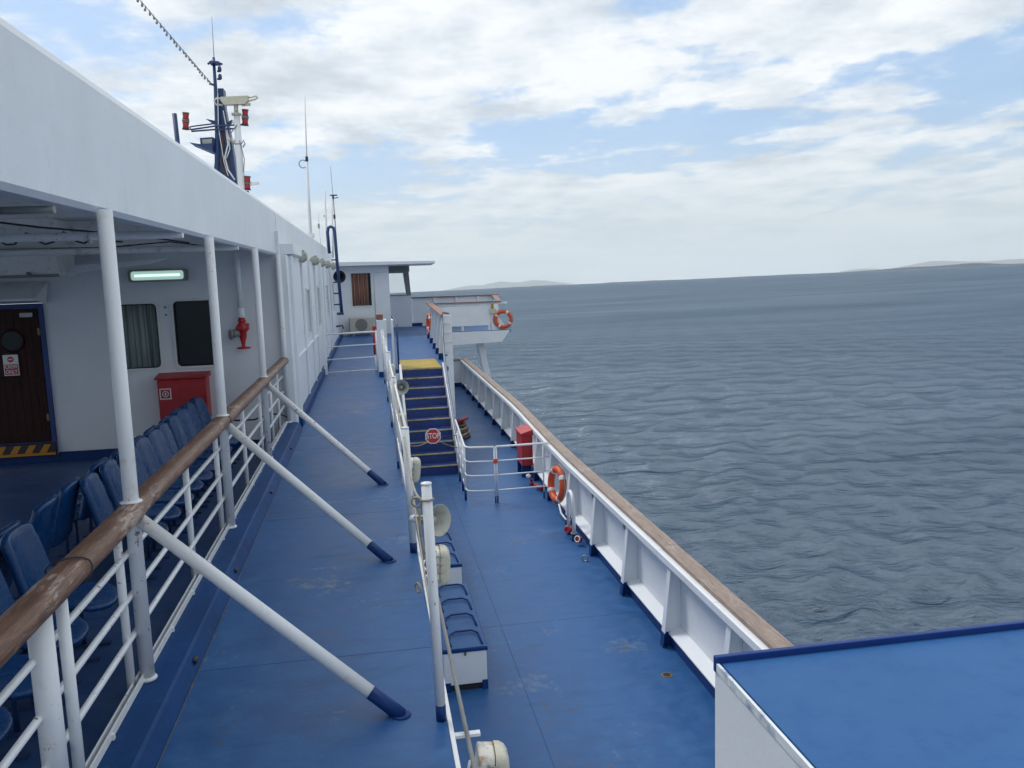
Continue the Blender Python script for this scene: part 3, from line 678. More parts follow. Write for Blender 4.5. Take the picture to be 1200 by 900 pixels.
# ================================================================== WHEELHOUSE
wh = thing('wheelhouse', 'white wheelhouse with flat overhanging roof at the forward end of the walkway', 'wheelhouse', (0, 34.5, 0))
ob('wall_panel', MB().box(-1.33, -.69, 34, 34.12, 0, 2.73).box(-.69, .07, 34, 34.12, 0, 1.15).box(-.69, .07, 34, 34.12, 2.44, 2.73).box(.07, .80, 34, 34.12, 0, 2.73), M_wall, wh)
ob('side_panel', MB().box(.74, .80, 34.125, 38.0, 0, 2.73), M_wall, wh)
ob('roof_slab', MB().hexa([(-1.336, 33.4, 2.735), (2.62, 33.4, 2.735), (2.9, 39.4, 2.735), (-1.336, 39.4, 2.735)], [(-1.336, 33.4, 2.90), (2.62, 33.4, 2.84), (2.9, 39.4, 2.84), (-1.336, 39.4, 2.90)]), M_white, wh, .01)
wf = ob('window_frame', MB().box(-.73, -.692, 33.97, 34.02, 1.11, 2.48).box(.072, .11, 33.97, 34.02, 1.11, 2.48).box(-.69, .07, 33.97, 34.02, 1.11, 1.148).box(-.69, .07, 33.97, 34.02, 2.442, 2.48), M_frame, wh)
ob('pane', MB().box(-.69, .07, 34.03, 34.036, 1.15, 2.44), M_glass, wf)
mbc = MB(); vs = []; m = 50
for zz in (1.16, 2.43):
    for i in range(m+1): vs.append((-.68+.64*i/m, 34.078+.03*math.sin(i*.8), zz))
mbc.add(vs, [(i, i+1, m+2+i, m+1+i) for i in range(m)], True); c_ = ob('curtain', mbc, M_cur_red, wf)
sm = c_.modifiers.new('solid', 'SOLIDIFY'); sm.thickness = .006
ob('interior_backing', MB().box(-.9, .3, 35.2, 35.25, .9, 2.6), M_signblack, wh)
ob('door_outline', MB().tube([(.20, 33.985, .15), (.20, 33.985, 2.30), (.24, 33.985, 2.42), (.34, 33.985, 2.47), (.72, 33.985, 2.47)], .018, 6), M_frame, wh)
# bridge-wing shelter screen with its clear window
ob('screen_panel', MB().box(.81, 1.50, 38.0, 38.06, 0, 1.40).box(1.50, 1.82, 38.0, 38.06, 0, 1.40), M_wall, wh)
ob('screen_header', MB().box(.81, 1.82, 38.0, 38.06, 2.46, 2.73), M_grey, wh)  # grey colour paints in the shade under the roof
ob('screen_pillar', MB().hexa([(1.62, 37.97, 1.402), (1.84, 37.97, 1.402), (1.84, 38.10, 1.402), (1.62, 38.10, 1.402)], [(1.52, 37.97, 2.458), (1.78, 37.97, 2.458), (1.78, 38.10, 2.458), (1.52, 38.10, 2.458)]), M_grey, wh)
wf = ob('window_frame', MB().box(.82, 1.60, 37.96, 38.0, 1.402, 1.45).box(.82, 1.55, 37.96, 38.0, 2.41, 2.458).box(.81, .85, 37.96, 38.0, 1.45, 2.41), M_grey, wh)
ob('pane', MB().box(.85, 1.56, 38.02, 38.028, 1.45, 2.41), M_clear, wf)

# air conditioner
s = thing('air_conditioner', 'beige air conditioner outdoor unit at the foot of the wheelhouse wall', 'air conditioner', (-.3, 33.6, 0))
ob('cabinet', MB().box(-.84, .14, 33.42, 33.80, .12, .70), paint('beige_enamel', (.50, .47, .40), .4), s, .015)
ob('side_panel', MB().box(-.86, -.842, 33.40, 33.80, .12, .70), M_grey, s)
ob('fan_grille', MB().torus((-.38, 33.41, .42), (0, 1, 0), .23, .010, n=24, m=6).torus((-.38, 33.41, .42), (0, 1, 0), .16, .008, n=24, m=6).torus((-.38, 33.41, .42), (0, 1, 0), .09, .008, n=20, m=6), M_grey, s)
ob('fan_recess', MB().lathe([(.235, 0), (.235, .006)], (-.38, 33.419, .42), (0, -1, 0), 24), M_grey, s)
for x in (-.7, 0): ob('foot', MB().box(x-.04, x+.04, 33.44, 33.78, 0, .118), M_grey, s)

# front bulwark beyond
fb = thing('forward_bulwark', 'pale steel bulwark with thin wooden cap across the forward edge of the bridge deck', 'bulwark', (3.5, 38.4, 0))
for x0, x1 in ((1.86, 2.9), (2.905, 3.9), (3.905, 4.9), (4.905, 5.75)):
    ob('plate', MB().box(x0, x1, 38.30, 38.33, .02, 1.26), M_wall, fb)
for x in (1.9, 2.9, 3.9, 4.9, 5.7): ob('stiffener', MB().box(x-.04, x+.04, 38.22, 38.295, .02, 1.26), M_white, fb)
ob('base_strip', MB().box(.81, 2.3, 38.20, 38.23, -.0, .14), M_foot, fb)
ob('cap_rail', MB().box(1.80, 5.85, 38.20, 38.42, 1.262, 1.31), M_teak3, fb, .008)

# bridge wing reaching outboard
bw = thing('bridge_wing', 'white bridge wing balcony reaching out over the sea on a slanted strut', 'balcony', (4, 35, 0))
ob('wing_floor', MB().box(2.34, 5.55, 33.2, 38.2, -.09, -.004), M_deck, bw)
ob('floor_fascia', MB().hexa([(2.34, 33.10, -.55), (5.15, 33.10, -.47), (5.15, 33.19, -.47), (2.34, 33.19, -.55)], [(2.34, 33.10, -.02), (5.50, 33.10, -.02), (5.50, 33.19, -.02), (2.34, 33.19, -.02)]), M_white, bw)
ob('screen_panel', MB().box(2.60, 4.75, 33.30, 33.34, .20, .98), M_white, bw, .006)
for x in (2.45, 3.62, 4.70): ob('screen_leg', MB().box(x-.05, x+.05, 33.345, 33.40, -.003, 1.04), M_pipe, bw)
ob('top_band', MB().box(2.4, 5.45, 33.36, 33.40, 1.04, 1.13), M_white, bw)
ob('cap_rail', MB().box(2.25, 5.0, 33.24, 33.44, 1.132, 1.165), M_teak3, bw, .006)
ob('cap_rail', MB().hexa([(5.01, 33.24, 1.132), (5.20, 33.24, 1.132), (5.78, 38.19, 1.24), (5.55, 38.19, 1.24)], [(5.01, 33.24, 1.165), (5.20, 33.24, 1.165), (5.78, 38.19, 1.275), (5.55, 38.19, 1.275)]), M_teak3, bw)
ob('outer_panel', MB().hexa([(5.06, 33.4, -.02), (5.10, 33.4, -.02), (5.62, 38.1, -.02), (5.58, 38.1, -.02)], [(5.08, 33.4, 1.13), (5.12, 33.4, 1.13), (5.66, 38.1, 1.23), (5.62, 38.1, 1.23)]), M_wall, bw)
ob('outer_bracket', MB().prism([(4.78, .98), (4.86, .98), (5.42, -.02), (4.78, -.02)], 'y', 33.30, 33.34), M_white, bw)
ob('strut', MB().hexa([(4.74, 33.6, -3.4), (4.99, 33.6, -3.4), (5.04, 34.9, -3.4), (4.79, 34.9, -3.4)], [(4.22, 33.6, -.5), (4.46, 33.6, -.5), (4.51, 34.9, -.5), (4.27, 34.9, -.5)]), M_pipe, bw, .01)

# side bulwark of the upper deck, from the stair head forward
ub = thing('upper_bulwark', 'white bulwark with blue footed ribs and red-brown cap beside the stair head', 'bulwark', (2.0, 27, 0))
def ubx(y): return 1.98+(y-22)*.030
ysg = [22.0, 24.6, 27.2, 30.0, 33.1]
for i in range(4):
    a, b = ysg[i]+.005, ysg[i+1]-.005
    ob('plate', MB().hexa([(ubx(a), a, .16), (ubx(a)+.03, a, .16), (ubx(b)+.03, b, .16), (ubx(b), b, .16)], [(ubx(a), a, 1.13), (ubx(a)+.03, a, 1.13), (ubx(b)+.03, b, 1.13), (ubx(b), b, 1.13)]), M_white, ub)
    ob('cap_rail', MB().hexa([(ubx(a)-.15, a, 1.17), (ubx(a)+.08, a, 1.17), (ubx(b)+.08, b, 1.17), (ubx(b)-.15, b, 1.17)], [(ubx(a)-.15, a, 1.215), (ubx(a)+.08, a, 1.215), (ubx(b)+.08, b, 1.215), (ubx(b)-.15, b, 1.215)]), M_teak3, ub, .006)
    ob('top_flange', MB().hexa([(ubx(a)-.13, a, 1.135), (ubx(a)+.06, a, 1.135), (ubx(b)+.06, b, 1.135), (ubx(b)-.13, b, 1.135)], [(ubx(a)-.13, a, 1.167), (ubx(a)+.06, a, 1.167), (ubx(b)+.06, b, 1.167), (ubx(b)-.13, b, 1.167)]), M_white, ub)
def rib(parent, x, y, zb, zt, wb_, wt, foot=.20, th=.05, matw=None):
    wf_ = wb_+(wt-wb_)*foot/(zt-zb)
    fr = ob('rib', MB().prism([(x, zb+foot), (x-wf_, zb+foot), (x-wt, zt), (x, zt)], 'y', y-th/2, y+th/2).prism([(x-wf_, zb+foot), (x-wf_-.012, zb+foot), (x-wt-.012, zt), (x-wt, zt)], 'y', y-.05, y+.05), matw or M_white, parent)
    ob('painted_foot', MB().prism([(x, zb), (x-wb_, zb), (x-wf_, zb+foot-.002), (x, zb+foot-.002)], 'y', y-th/2-.002, y+th/2+.002).prism([(x-wb_, zb), (x-wb_-.013, zb), (x-wf_-.013, zb+foot-.002), (x-wf_, zb+foot-.002)], 'y', y-.052, y+.052), M_foot, fr)
for y in (22.5, 24.2, 26.0, 28.2, 30.4): rib(ub, ubx(y), y, 0, 1.133, .24, .11, .17)
ob('end_post', MB().box(1.85, 2.09, 21.905, 21.995, -2.0, 1.21), M_white, ub, .01)
for z in (.25, .5, .75, 1.0): ob('hinge_band', MB().box(1.86, 2.085, 21.885, 21.903, z, z+.02), M_pipe, ub)
ob('blue_handpipe', MB().tube([(2.02, 21.95, 1.26), (1.86, 21.86, 1.29), (1.83, 21.82, 1.22), (1.83, 21.72, .2), (1.80, 20.5, .30)], .022, 8), M_mast, ub)

# ================================================================== STAIRS between the two decks
st = thing('deck_stairs', 'navy blue stairs with yellow nosings leading down to the lower deck', 'stairs', (1.2, 19, -2))
nstep = 10; rise = .2; y_top = 20.60; y_bot = 17.25
tread = (y_top-y_bot)/nstep
ob('landing_plate', MB().box(.66, 1.66, 20.615, 22.75, .0005, .006), M_yellow, st)
ob('nosing', MB().box(.66, 1.68, 20.575, 20.613, -.03, .009), M_nosing, st)
for k in range(nstep):
    zt = -rise*(k+1)+.0; yb = y_top-tread*k; ya = yb-tread
    ob('riser', MB().box(.68, 1.68, yb-.012, yb, zt, zt+rise-.032), M_navy, st)
    if k < nstep-1:
        tr = ob('tread', MB().box(.68, 1.68, ya-.01, yb-.013, zt-.03, zt-.002), M_navy, st)
        ob('nosing', MB().box(.69, 1.67, ya-.022, ya+.02, zt-.018, zt+.003), M_nosing, tr)
for x0, x1 in ((.62, .675), (1.685, 1.74)):
    ob('stringer', MB().prism([(17.15, -2.0), (17.15, -1.72), (20.6, .12), (20.6, -.28), (17.5, -2.0)], 'x', x0, x1), M_pipe, st, .004)
ob('handrail', MB().tube([(1.71, 17.30, -1.38), (1.70, 17.94, -1.09), (1.73, 20.3, .14), (1.80, 21.4, .62), (1.83, 21.75, 1.15)], .030, 10), M_railblue, st)
for y, z in ((17.4, -1.36), (18.6, -.76), (19.8, -.14)): ob('baluster', MB().tube([(1.712, y, z-.42), (1.712, y, z)], .016, 8), M_pipe, st)
# STOP sign on chains
s = thing('stop_sign', 'red octagonal STOP sign hanging on chains across the stairs', 'sign', (1.11, 17.15, -1.1))
cx, cz, cy = 1.135, -1.03, 17.0
def octo(r_): return [(cx+r_*math.cos(PI/8+i*PI/4), cz+r_*math.sin(PI/8+i*PI/4)) for i in range(8)]
ob('sign_board', MB().prism(octo(.172), 'y', cy, cy+.006), M_signwhite, s)
ob('red_field', MB().prism(octo(.150), 'y', cy-.003, cy-.0005), M_signred, s)
lettering('STOP', .165, (cx, cy-.006, cz), M_signwhite, s, .70)
def chainpts(a, b, sag, n=16): return [Vector(a).lerp(Vector(b), i/n)+Vector((0, 0, -sag*4*(i/n)*(1-i/n))) for i in range(n+1)]
ob('chain', MB().tube(chainpts((.62, 17.2, -1.22), (cx-.13, cy, cz-.12), .05), .009, 5), M_nosing, s)
ob('chain', MB().tube(chainpts((cx+.13, cy, cz-.12), (1.70, 17.2, -1.36), .02), .009, 5), M_nosing, s)
ob('chain', MB().tube(chainpts((cx+.16, cy, cz-.02), (1.70, 17.3, -1.10), .0), .007, 5), M_navy, s)

# gate rail across the lower deck
g = thing('gate_railing', 'low white gate railing across the lower deck right of the stairs', 'railing', (2.3, 15.1, -2))
for z in (-.93, -1.20, -1.47, -1.76):
    rr = .020 if z > -1 else .013
    ob('rail', MB().tube([(1.70, 17.9, z+.05), (1.60, 15.35, z), (1.615, 15.20, z), (1.68, 15.13, z), (2.12, 15.06, z)], rr, 8), M_pipe, g)
    ob('rail', MB().tube([(2.16, 15.06, z), (3.18, 15.10, z)], rr, 8), M_pipe, g)
for x, y in ((1.60, 15.42), (1.625, 16.1), (1.65, 16.9), (2.125, 15.06), (2.165, 15.06), (3.06, 15.10)):
    r0 = .024 if y > 15.2 else .015
    q = ob('post', MB().tube([(x, y, -1.80 if y > 15.2 else -1.87), (x, y, -.93)], r0, 10), M_pipe, g)
    ob('painted_foot', MB().tube([(x, y, -2), (x, y, -1.802 if y > 15.2 else -1.872)], r0+.001, 10), M_foot, q)
ob('latch', MB().box(2.105, 2.18, 15.03, 15.09, -1.24, -1.16), M_orange, g)

# gate rail across the walkway
g = thing('walkway_barrier', 'white four bar barrier across the upper walkway before the wheelhouse', 'railing', (-.5, 20.2, 0))
for z in (.96, .66, .355, .05): ob('rail', MB().tube([(-1.08, 20.2, z), (.10, 20.2, z+.02)], .020 if z > .9 else .014, 8), M_pipe, g)
ob('post', MB().tube([(.10, 20.2, 0), (.10, 20.2, 1.0)], .022, 8), M_pipe, g)
s = thing('red_post', 'red painted post with bracket at the right end of the walkway barrier', 'post', (.06, 20.35, 0))
ob('post_pipe', MB().tube([(.055, 20.36, .42), (.055, 20.36, 1.05)], .035, 10), M_red, s)
ob('bracket', MB().box(.02, .13, 20.32, 20.40, 1.03, 1.10), M_red, s)
ob('stub', MB().tube([(.055, 20.36, 0), (.055, 20.36, .42)], .02, 8), M_pipe, s)
s = thing('stairwell_screen', 'tall narrow white steel box with blue foot left of the stair head', 'screen', (.22, 19.3, 0))
ob('screen_body', MB().box(.12, .34, 19.15, 19.75, .12, 1.30), M_white, s, .008)
ob('painted_foot', MB().box(.118, .342, 19.148, 19.752, 0, .118), M_foot, s)
ob('cap_block', MB().box(.12, .27, 19.2, 19.7, 1.302, 1.43), M_teak3, s, .01)
s = thing('stairwell_rail', 'dark blue hooped pipe rail along the left side of the stairwell', 'railing', (.62, 22, 0))
ob('rail', MB().tube([(.62, 20.8, 0), (.62, 20.8, .98), (.62, 20.95, 1.10), (.62, 24.8, 1.12), (.62, 25, 1.0), (.62, 25, 0)], .024, 8), M_mast, s)
ob('rail', MB().tube([(.62, 20.82, .55), (.62, 24.98, .55)], .016, 8), M_mast, s)
ob('panel', MB().box(.50, .54, 20.9, 21.6, .0, 1.2), M_white, s)

# ================================================================== WALKWAY EDGE: posts with ropes, lamps and horns
eg = thing('edge_railing', 'white posts and rails with blue feet along the seaward edge of the walkway', 'railing', (.27, 10, 0))
tall = [(4.04, 1.25, .0255), (6.72, 1.05, .030), (9.84, 1.10, .032), (12.63, 1.15, .034), (15.3, 1.15, .034), (18.0, 1.15, .034)]
for y, hh, rad in tall:
    q = ob('post', MB().tube([(.245, y, .085), (.225, y, hh)], rad, 16), M_pipe, eg)
    ob('painted_foot', MB().tube([(.246, y, 0), (.245, y, .084)], rad+.001, 16), M_foot, q)
    ob('post_cap', MB().lathe([(rad+.003, 0), (rad+.002, .008), (0, .014)], (.225, y, hh-.004), (0, 0, 1), 14), M_pipe, q)
for z in (1.02, .70, .36):
    ob('rail', MB().tube([(.235, 6.72, z), (.235, 18.0, z)], .013, 8), M_pipe, eg)
for y in np.arange(9.0, 18, .52):
    ob('upright', MB().tube([(.243, y, .0), (.236, y, 1.02)], .009, 6), M_pipe, eg)
ob('edge_conduit', MB().tube([(.362, -3.0, -.012), (.362, 6.6, -.012)], .0115, 8), M_grey, eg)
ob('edge_conduit', MB().tube([(.330, 6.6, .02), (.330, 19, .02)], .0115, 8), M_grey, eg)
for y in (3.92, 6.2, 9.9, 13.9): ob('lamp_bracket', MB().box(.30, .43, y-.018, y+.018, -.035, -.02), M_white, eg)
t = thing('post_rope', 'weathered rope tied from the near tall post to the posts beyond', 'rope', (.2, 5, 1.1))
ob('rope_run', MB().tube(chainpts((.20, 4.06, 1.17), (.215, 6.72, .98), .14), .008, 6), M_rope, t)
ob('rope_run', MB().tube(chainpts((.215, 6.72, .98), (.225, 9.84, 1.05), .10), .008, 6), M_rope, t)
ob('rope_knot', MB().torus((.172, 4.04, 1.16), (.3, 1, .1), .024, .006, n=18, m=6).torus((.225, 4.04, 1.17), (0, 0, 1), .031, .006, n=18, m=6), M_rope, t)
ob('rope_tail', MB().tube([(.185, 4.02, 1.13), (.182, 4.01, 1.05), (.187, 4.0, .99)], .006, 6), M_rope, t)
t = tag(ob('low_rope', MB().tube(chainpts((.25, 4.05, .30), (.262, 6.7, .48), .04), .007, 6).torus((.20, 5.05, .33), (.9, .5, 0), .030, .007, n=16, m=6), M_rope), 'thin rope with a white ring low between the two nearest edge posts', 'rope')

# floodlight prototype (faces +X), local coords
def floodlight():
    t = thing('floodlight', '', 'floodlight', (0, 0, 0), 'floodlights fixed along the walkway edge', world=False)
    hb = rounded_rect(-.11, .11, -.155, .155, .05)
    ob('housing', MB().prism(hb, 'x', -.085, .012), M_rusty, t, .012)
    mb = MB(); rings = []
    for k, (x, sc) in enumerate(((.014, 1.04), (.045, 1.04), (.075, .96), (.095, .80), (.104, .5))):
        rings.append([(x, p_[0]*sc, p_[1]*sc) for p_ in hb])
    n = len(hb); vs = [v for rg in rings for v in rg]; fs = []
    for a in range(len(rings)-1):
        for i in range(n):
            j = (i+1) % n; fs.append((a*n+i, a*n+j, (a+1)*n+j, (a+1)*n+i))
    mb.add(vs, fs, True); mb.add(rings[-1], [tuple(range(n))]); mb.add(rings[0], [tuple(range(n))[::-1]])
    ob('lens', mb, M_cream, t)
    for z in (-.10, -.03, .04, .11):
        ob('clip', MB().tube([(-.03, -.112, z), (-.01, -.128, z+.01), (.03, -.126, z)], .006, 5), M_steel, t)
    ob('yoke', MB().tube([(-.02, -.118, 0), (-.11, -.118, 0), (-.13, 0, 0), (-.11, .118, 0), (-.02, .118, 0)], .010, 6), M_white, t)
    return t
fl = floodlight()
spots = [((.465, 3.86, -.215), (0, .12, -.05), 'rust streaked white floodlight at the bottom edge beside the near conduit'),
         ((.395, 6.02, .12), (0, .05, -.02), 'white floodlight with yellowed lens above the far locker, beside the tall post'),
         ((.375, 9.35, .08), (0, .10, -.1), 'grimy cream floodlight on the edge rail in front of the bottom stairs'),
         ((.375, 12.9, .02), (0, .0, -.1), 'cream floodlight on the edge rail left of the STOP sign'),
         ((.345, 17.2, .35), (0, .0, -.1), 'small cream floodlight high on the edge rail just below the yellow landing')]
for i, (l_, r_, lab) in enumerate(spots):
    if i == 0: fl.location = l_; fl.rotation_euler = r_; fl['label'] = lab; fl.scale = (.86, .86, .86)
    else:
        s_ = dup(fl, l_, r_, lab)
def horn(name, loc, d, lab, R=.12, mat=None):
    t = thing(name, lab, 'loudspeaker', loc, None)
    k = R/.12
    ob('horn_flare', MB().lathe([(.030*k, -.16*k), (.034*k, -.10*k), (.05*k, -.04*k), (.085*k, .02*k), (.115*k, .05*k), (.12*k, .052*k), (.118*k, .046*k), (.082*k, .012*k), (.046*k, -.046*k), (.028*k, -.10*k), (.001, -.101*k)], loc, d, 24), mat or M_horn, t)
    ob('horn_plug', MB().lathe([(.026*k, -.098*k), (.034*k, -.03*k), (.026*k, .0), (.0, .012*k)], loc, d, 16), mat or M_horn, t)
    q = Vector(loc)-Vector(d).normalized()*.20*k
    ob('driver', MB().lathe([(.0, -.05*k), (.028*k, -.045*k), (.032*k, -.01*k), (.028*k, .05*k)], q, d, 16), M_white, t)
    return t
horn('horn_speaker', (.40, 6.25, .40), (.62, -.72, .12), 'grey horn loudspeaker turned outboard behind the near tall post', .125)
horn('horn_speaker', (.42, 13.4, .50), (-.05, -1, .15), 'grey horn loudspeaker facing the camera beside the top stairs', .125)
ob('bracket', MB().tube([(.245, 6.3, .42), (.36, 6.28, .42)], .010, 6), M_steel, eg)
tag(ob('signal_lamp', MB().lathe([(.02, -.06), (.028, -.04), (.030, .03), (.02, .045), (.0, .05)], (.275, 7.45, .58), (.1, -.1, 1), 14), M_white), 'small white signal lamp on the edge rail beyond the rope', 'lamp')

# ================================================================== LOCKER BENCHES on the lower deck
def locker(y0, y1, x0, x1, lab):
    t = thing('locker_bench', lab, 'locker bench', ((x0+x1)/2, (y0+y1)/2, -2), 'white lockers with blue seat tops on the lower deck')
    ob('locker_body', MB().box(x0+.015, x1-.015, y0+.01, y1-.01, -1.93, -1.582), M_wall, t, .006)
    ob('plinth', MB().box(x0+.02, x1-.02, y0+.03, y1-.03, -2.0, -1.932), M_signblack, t)
    for (a, b) in ((x0+.02, y0+.02), (x1-.07, y0+.015)): ob('corner_foot', MB().box(a, a+.06, b, b+.06, -2.0, -1.90) if False else MB().box(a, a+.06, y0+.004, y0+.05, -2.0, -1.90), M_foot, t)
    ob('lid', MB().box(x0, x1, y0, y1, -1.58, -1.545), M_foot, t, .005)
    ob('seat_pad', MB().box(x0+.01, x1-.01, y0+.012, y1-.012, -1.5445, -1.536), M_cover, t, .004)
    n = 4; dy = (y1-y0)/n
    for k in range(n):
        a = y0+dy*k+.06; b = a+dy*.70
        ob('seat_rim', MB().tube([(x0+.10, a, -1.528), (x0+.09, (a+b)/2, -1.524), (x0+.11, b-.06, -1.52), (x0+.18, b, -1.515), (x1-.12, b, -1.515), (x1-.06, b-.07, -1.52), (x1-.05, a, -1.528)], .011, 7), M_foot, t)
    ob('hasp', MB().box((x0+x1)/2-.011, (x0+x1)/2+.011, y0-.006, y0+.009, -1.612, -1.582), M_brass, t)
locker(8.10, 9.92, .53, 1.005, 'white locker bench with blue top of four seats, nearest to the camera')
locker(10.62, 12.55, .57, 1.02, 'white locker bench with blue top partly behind the floodlight, the far one')

# ================================================================== MAIN BULWARK on the right
def so_(y):      # outward swell of the ship's side
    t_ = min(1, max(0, (y-13)/8.0)); return .17*(t_*t_*(3-2*t_))
mbw = thing('side_bulwark', 'long white bulwark with weathered teak cap rail along the seaward edge', 'bulwark', (3.3, 15, -2))
ysb = [-3.9+i*1.6 for i in range(0, 23)]; ysb = [y for y in ysb if y < 31]+[31.7]
XB = 3.30
def seg(a, b, x0, x1, z0, z1, z0b=None):
    oa, ob_ = so_(a), so_(b); z0b = z0 if z0b is None else z0b
    return MB().hexa([(x0+oa, a, z0b), (x1+oa, a, z0), (x1+ob_, b, z0), (x0+ob_, b, z0b)], [(x0+oa, a, z1), (x1+oa, a, z1), (x1+ob_, b, z1), (x0+ob_, b, z1)])
for i in range(len(ysb)-1):
    a, b = ysb[i]+.003, ysb[i+1]-.003
    ob('plate', seg(a, b, XB-.012, XB+.012, -1.80, -1.005), M_white, mbw)
    oa, obb = so_(a), so_(b)
    ob('bottom_flange', MB().hexa([(XB-.16+oa, a, -1.855), (XB-.014+oa, a, -1.80), (XB-.014+obb, b, -1.80), (XB-.16+obb, b, -1.855)], [(XB-.16+oa, a, -1.840), (XB-.014+oa, a, -1.785), (XB-.014+obb, b, -1.785), (XB-.16+obb, b, -1.840)]), M_white, mbw)
    ob('coaming', seg(a, b, XB-.135, XB+.02, -2.0, -1.862), M_foot, mbw)
    ob('top_flange', seg(a, b, XB-.175, XB+.02, -1.002, -.962), M_white, mbw, .004)
    ob('flange_lip', seg(a, b, XB-.190, XB-.177, -1.035, -.962), M_white, mbw)
for i in range(0, len(ysb)-1, 2):
    a = ysb[i]+.004; b = ysb[min(i+2, len(ysb)-1)]-.004
    j = random.uniform(-.006, .006)
    m_ = (a+b)/2
    mb = MB()
    for (u, v) in ((a, m_), (m_, b)):
        oa, obb = so_(u), so_(v)
        mb.add([(XB-.118+oa+j, u, -.958), (XB+.062+oa+j, u, -.958), (XB+.062+obb+j, v, -.958), (XB-.118+obb+j, v, -.958), (XB-.118+oa+j, u, -.915), (XB+.062+oa+j, u, -.915), (XB+.062+obb+j, v, -.915), (XB-.118+obb+j, v, -.915)],
               [(0, 3, 2, 1), (4, 5, 6, 7), (0, 1, 5, 4), (1, 2, 6, 5), (2, 3, 7, 6), (3, 0, 4, 7)])
    ob('cap_rail', mb, M_teak2, mbw)
ribs_y = [7.02, 8.61, 10.18, 11.77, 13.36, 14.95, 16.5, 18.3, 19.9, 21.5, 23.1, 24.7, 26.3, 27.9, 29.5, 31.0]+[5.4, 3.8, 2.2]
for y in ribs_y: rib(mbw, XB-.014+so_(y), y, -2.0, -1.036, .215, .115, .17, .012)
# forward end of the lower deck
fe = thing('lower_end_bulwark', 'short white bulwark with dark cap closing the forward end of the lower deck', 'bulwark', (2.7, 31.7, -2))
ob('plate', MB().box(1.86, 3.44, 31.70, 31.73, -1.86, -1.0), M_wall, fe); ob('base_strip', MB().box(1.86, 3.44, 31.66, 31.73, -2, -1.862), M_foot, fe)
ob('cap_rail', MB().box(1.86, 3.40, 31.62, 31.80, -.998, -.95), M_teak3, fe)
ob('stiffener', MB().box(2.5, 2.56, 31.62, 31.698, -1.86, -1.0), M_white, fe)
# small fittings on the bulwark
for y, x in ((11.95, 3.22), (10.3, 3.2)): ob('fairlead', MB().lathe([(.05, 0), (.05, .02), (.03, .025)], (XB-.02+so_(y), y+.35, -1.22), (-1, 0, 0), 14), M_grey, mbw)

def lifebuoy(name, loc, ax, R, lab):
    t = thing(name, lab, 'lifebuoy', loc, 'orange lifebuoys')
    ob('ring', MB().torus(loc, ax, R, R*.235, n=40, m=14), M_orange, t)
    for k in range(4):
        a = PI/4+k*PI/2; ob('white_band', MB().torus(loc, ax, R, R*.245, a-.13, a+.13, n=6, m=14), M_signwhite, t)
    q = Vector((0,0,1)).rotation_difference(Vector(ax).normalized()); pts = []
    for i in range(48):
        a = 2*PI*i/48; b = (a-PI/4) % (PI/2); rr = R*1.25+R*.09*math.sin(b*2)
        pts.append(Vector(loc)+q @ Vector((rr*math.cos(a), rr*math.sin(a), .0)))
    ob('grab_rope', MB().tube(pts, R*.035, 6, closed=True), M_rope, t)
    return t
lifebuoy('lifebuoy', (3.03, 13.80, -1.40), (-1, -.18, .1), .265, 'orange lifebuoy hanging on the side bulwark just past the gate railing')
lifebuoy('lifebuoy', (1.99+.02, 29.2, .60), (-1, -.1, 0), .30, 'orange lifebuoy hanging inside the upper bulwark left of the wing')
lifebuoy('lifebuoy', (5.25, 33.18, .42), (-.25, -1, 0), .31, 'orange lifebuoy on the outer end of the bridge wing')
s = thing('buoy_light', 'yellow and cream lifebuoy light on the bridge wing corner', 'light', (4.9, 33.2, .9))
ob('lamp_body', MB().box(4.72, 4.98, 33.19, 33.28, .66, .86), M_cream, s, .02)
ob('lamp_top', MB().box(4.80, 4.88, 33.20, 33.28, .862, 1.06), M_yellow, s, .01)
tag(ob('buoy_line', MB().tube([(3.0, 13.55, -1.68), (3.0, 13.4, -1.80), (3.03, 13.2, -1.85), (3.06, 13.0, -1.80)], .016, 8), M_signwhite), 'white line hanging in a loop under the near lifebuoy', 'rope')
s = thing('red_cabinet', 'red fire hose cabinet with sloping lid standing against the bulwark', 'fire cabinet', (3.05, 17.2, -2))
ob('cabinet_body', MB().box(2.95, 3.18, 16.75, 17.40, -1.74, -1.09), M_red, s, .008)
ob('lid', MB().hexa([(2.93, 16.72, -1.088), (3.20, 16.72, -1.088), (3.20, 17.43, -1.088), (2.93, 17.43, -1.088)], [(2.93, 16.72, -1.05), (3.20, 16.72, -.97), (3.20, 17.43, -.97), (2.93, 17.43, -1.05)]), M_red, s, .005)
for y in (16.85, 17.35): ob('leg', MB().box(2.95, 3.15, y-.03, y+.03, -2.0, -1.742), M_foot, s)
s = thing('deck_valve', 'red deck valve with white cap below the red cabinet', 'valve', (3.0, 15.9, -1.9))
ob('valve_body', MB().lathe([(.04, 0), (.04, .04), (.025, .05), (.025, .09), (.04, .10), (.04, .12)], (3.02, 16.15, -1.99), (0, 0, 1), 14), M_red, s)
ob('valve_cap', MB().lathe([(.0, -.05), (.045, -.03), (.05, .02), (.0, .05)], (2.97, 16.2, -1.82), (0, 0, 1), 14), M_pipe, s)
ob('outlet', MB().tube([(3.05, 15.85, -1.93), (3.12, 15.55, -1.93)], .04, 12), M_red, s)
s = thing('vent_pipe', 'white inverted U vent pipe in front of the bulwark by the lifebuoy', 'vent pipe', (3.05, 12.7, -2))
ob('pipe_bend', MB().tube([(3.0, 12.50, -1.85)]+[(3.0, 12.68+.18*-math.cos(a), -1.42+.18*math.sin(a)) for a in np.linspace(0, PI, 12)]+[(3.0, 12.86, -1.85)], .030, 12), M_white, s)
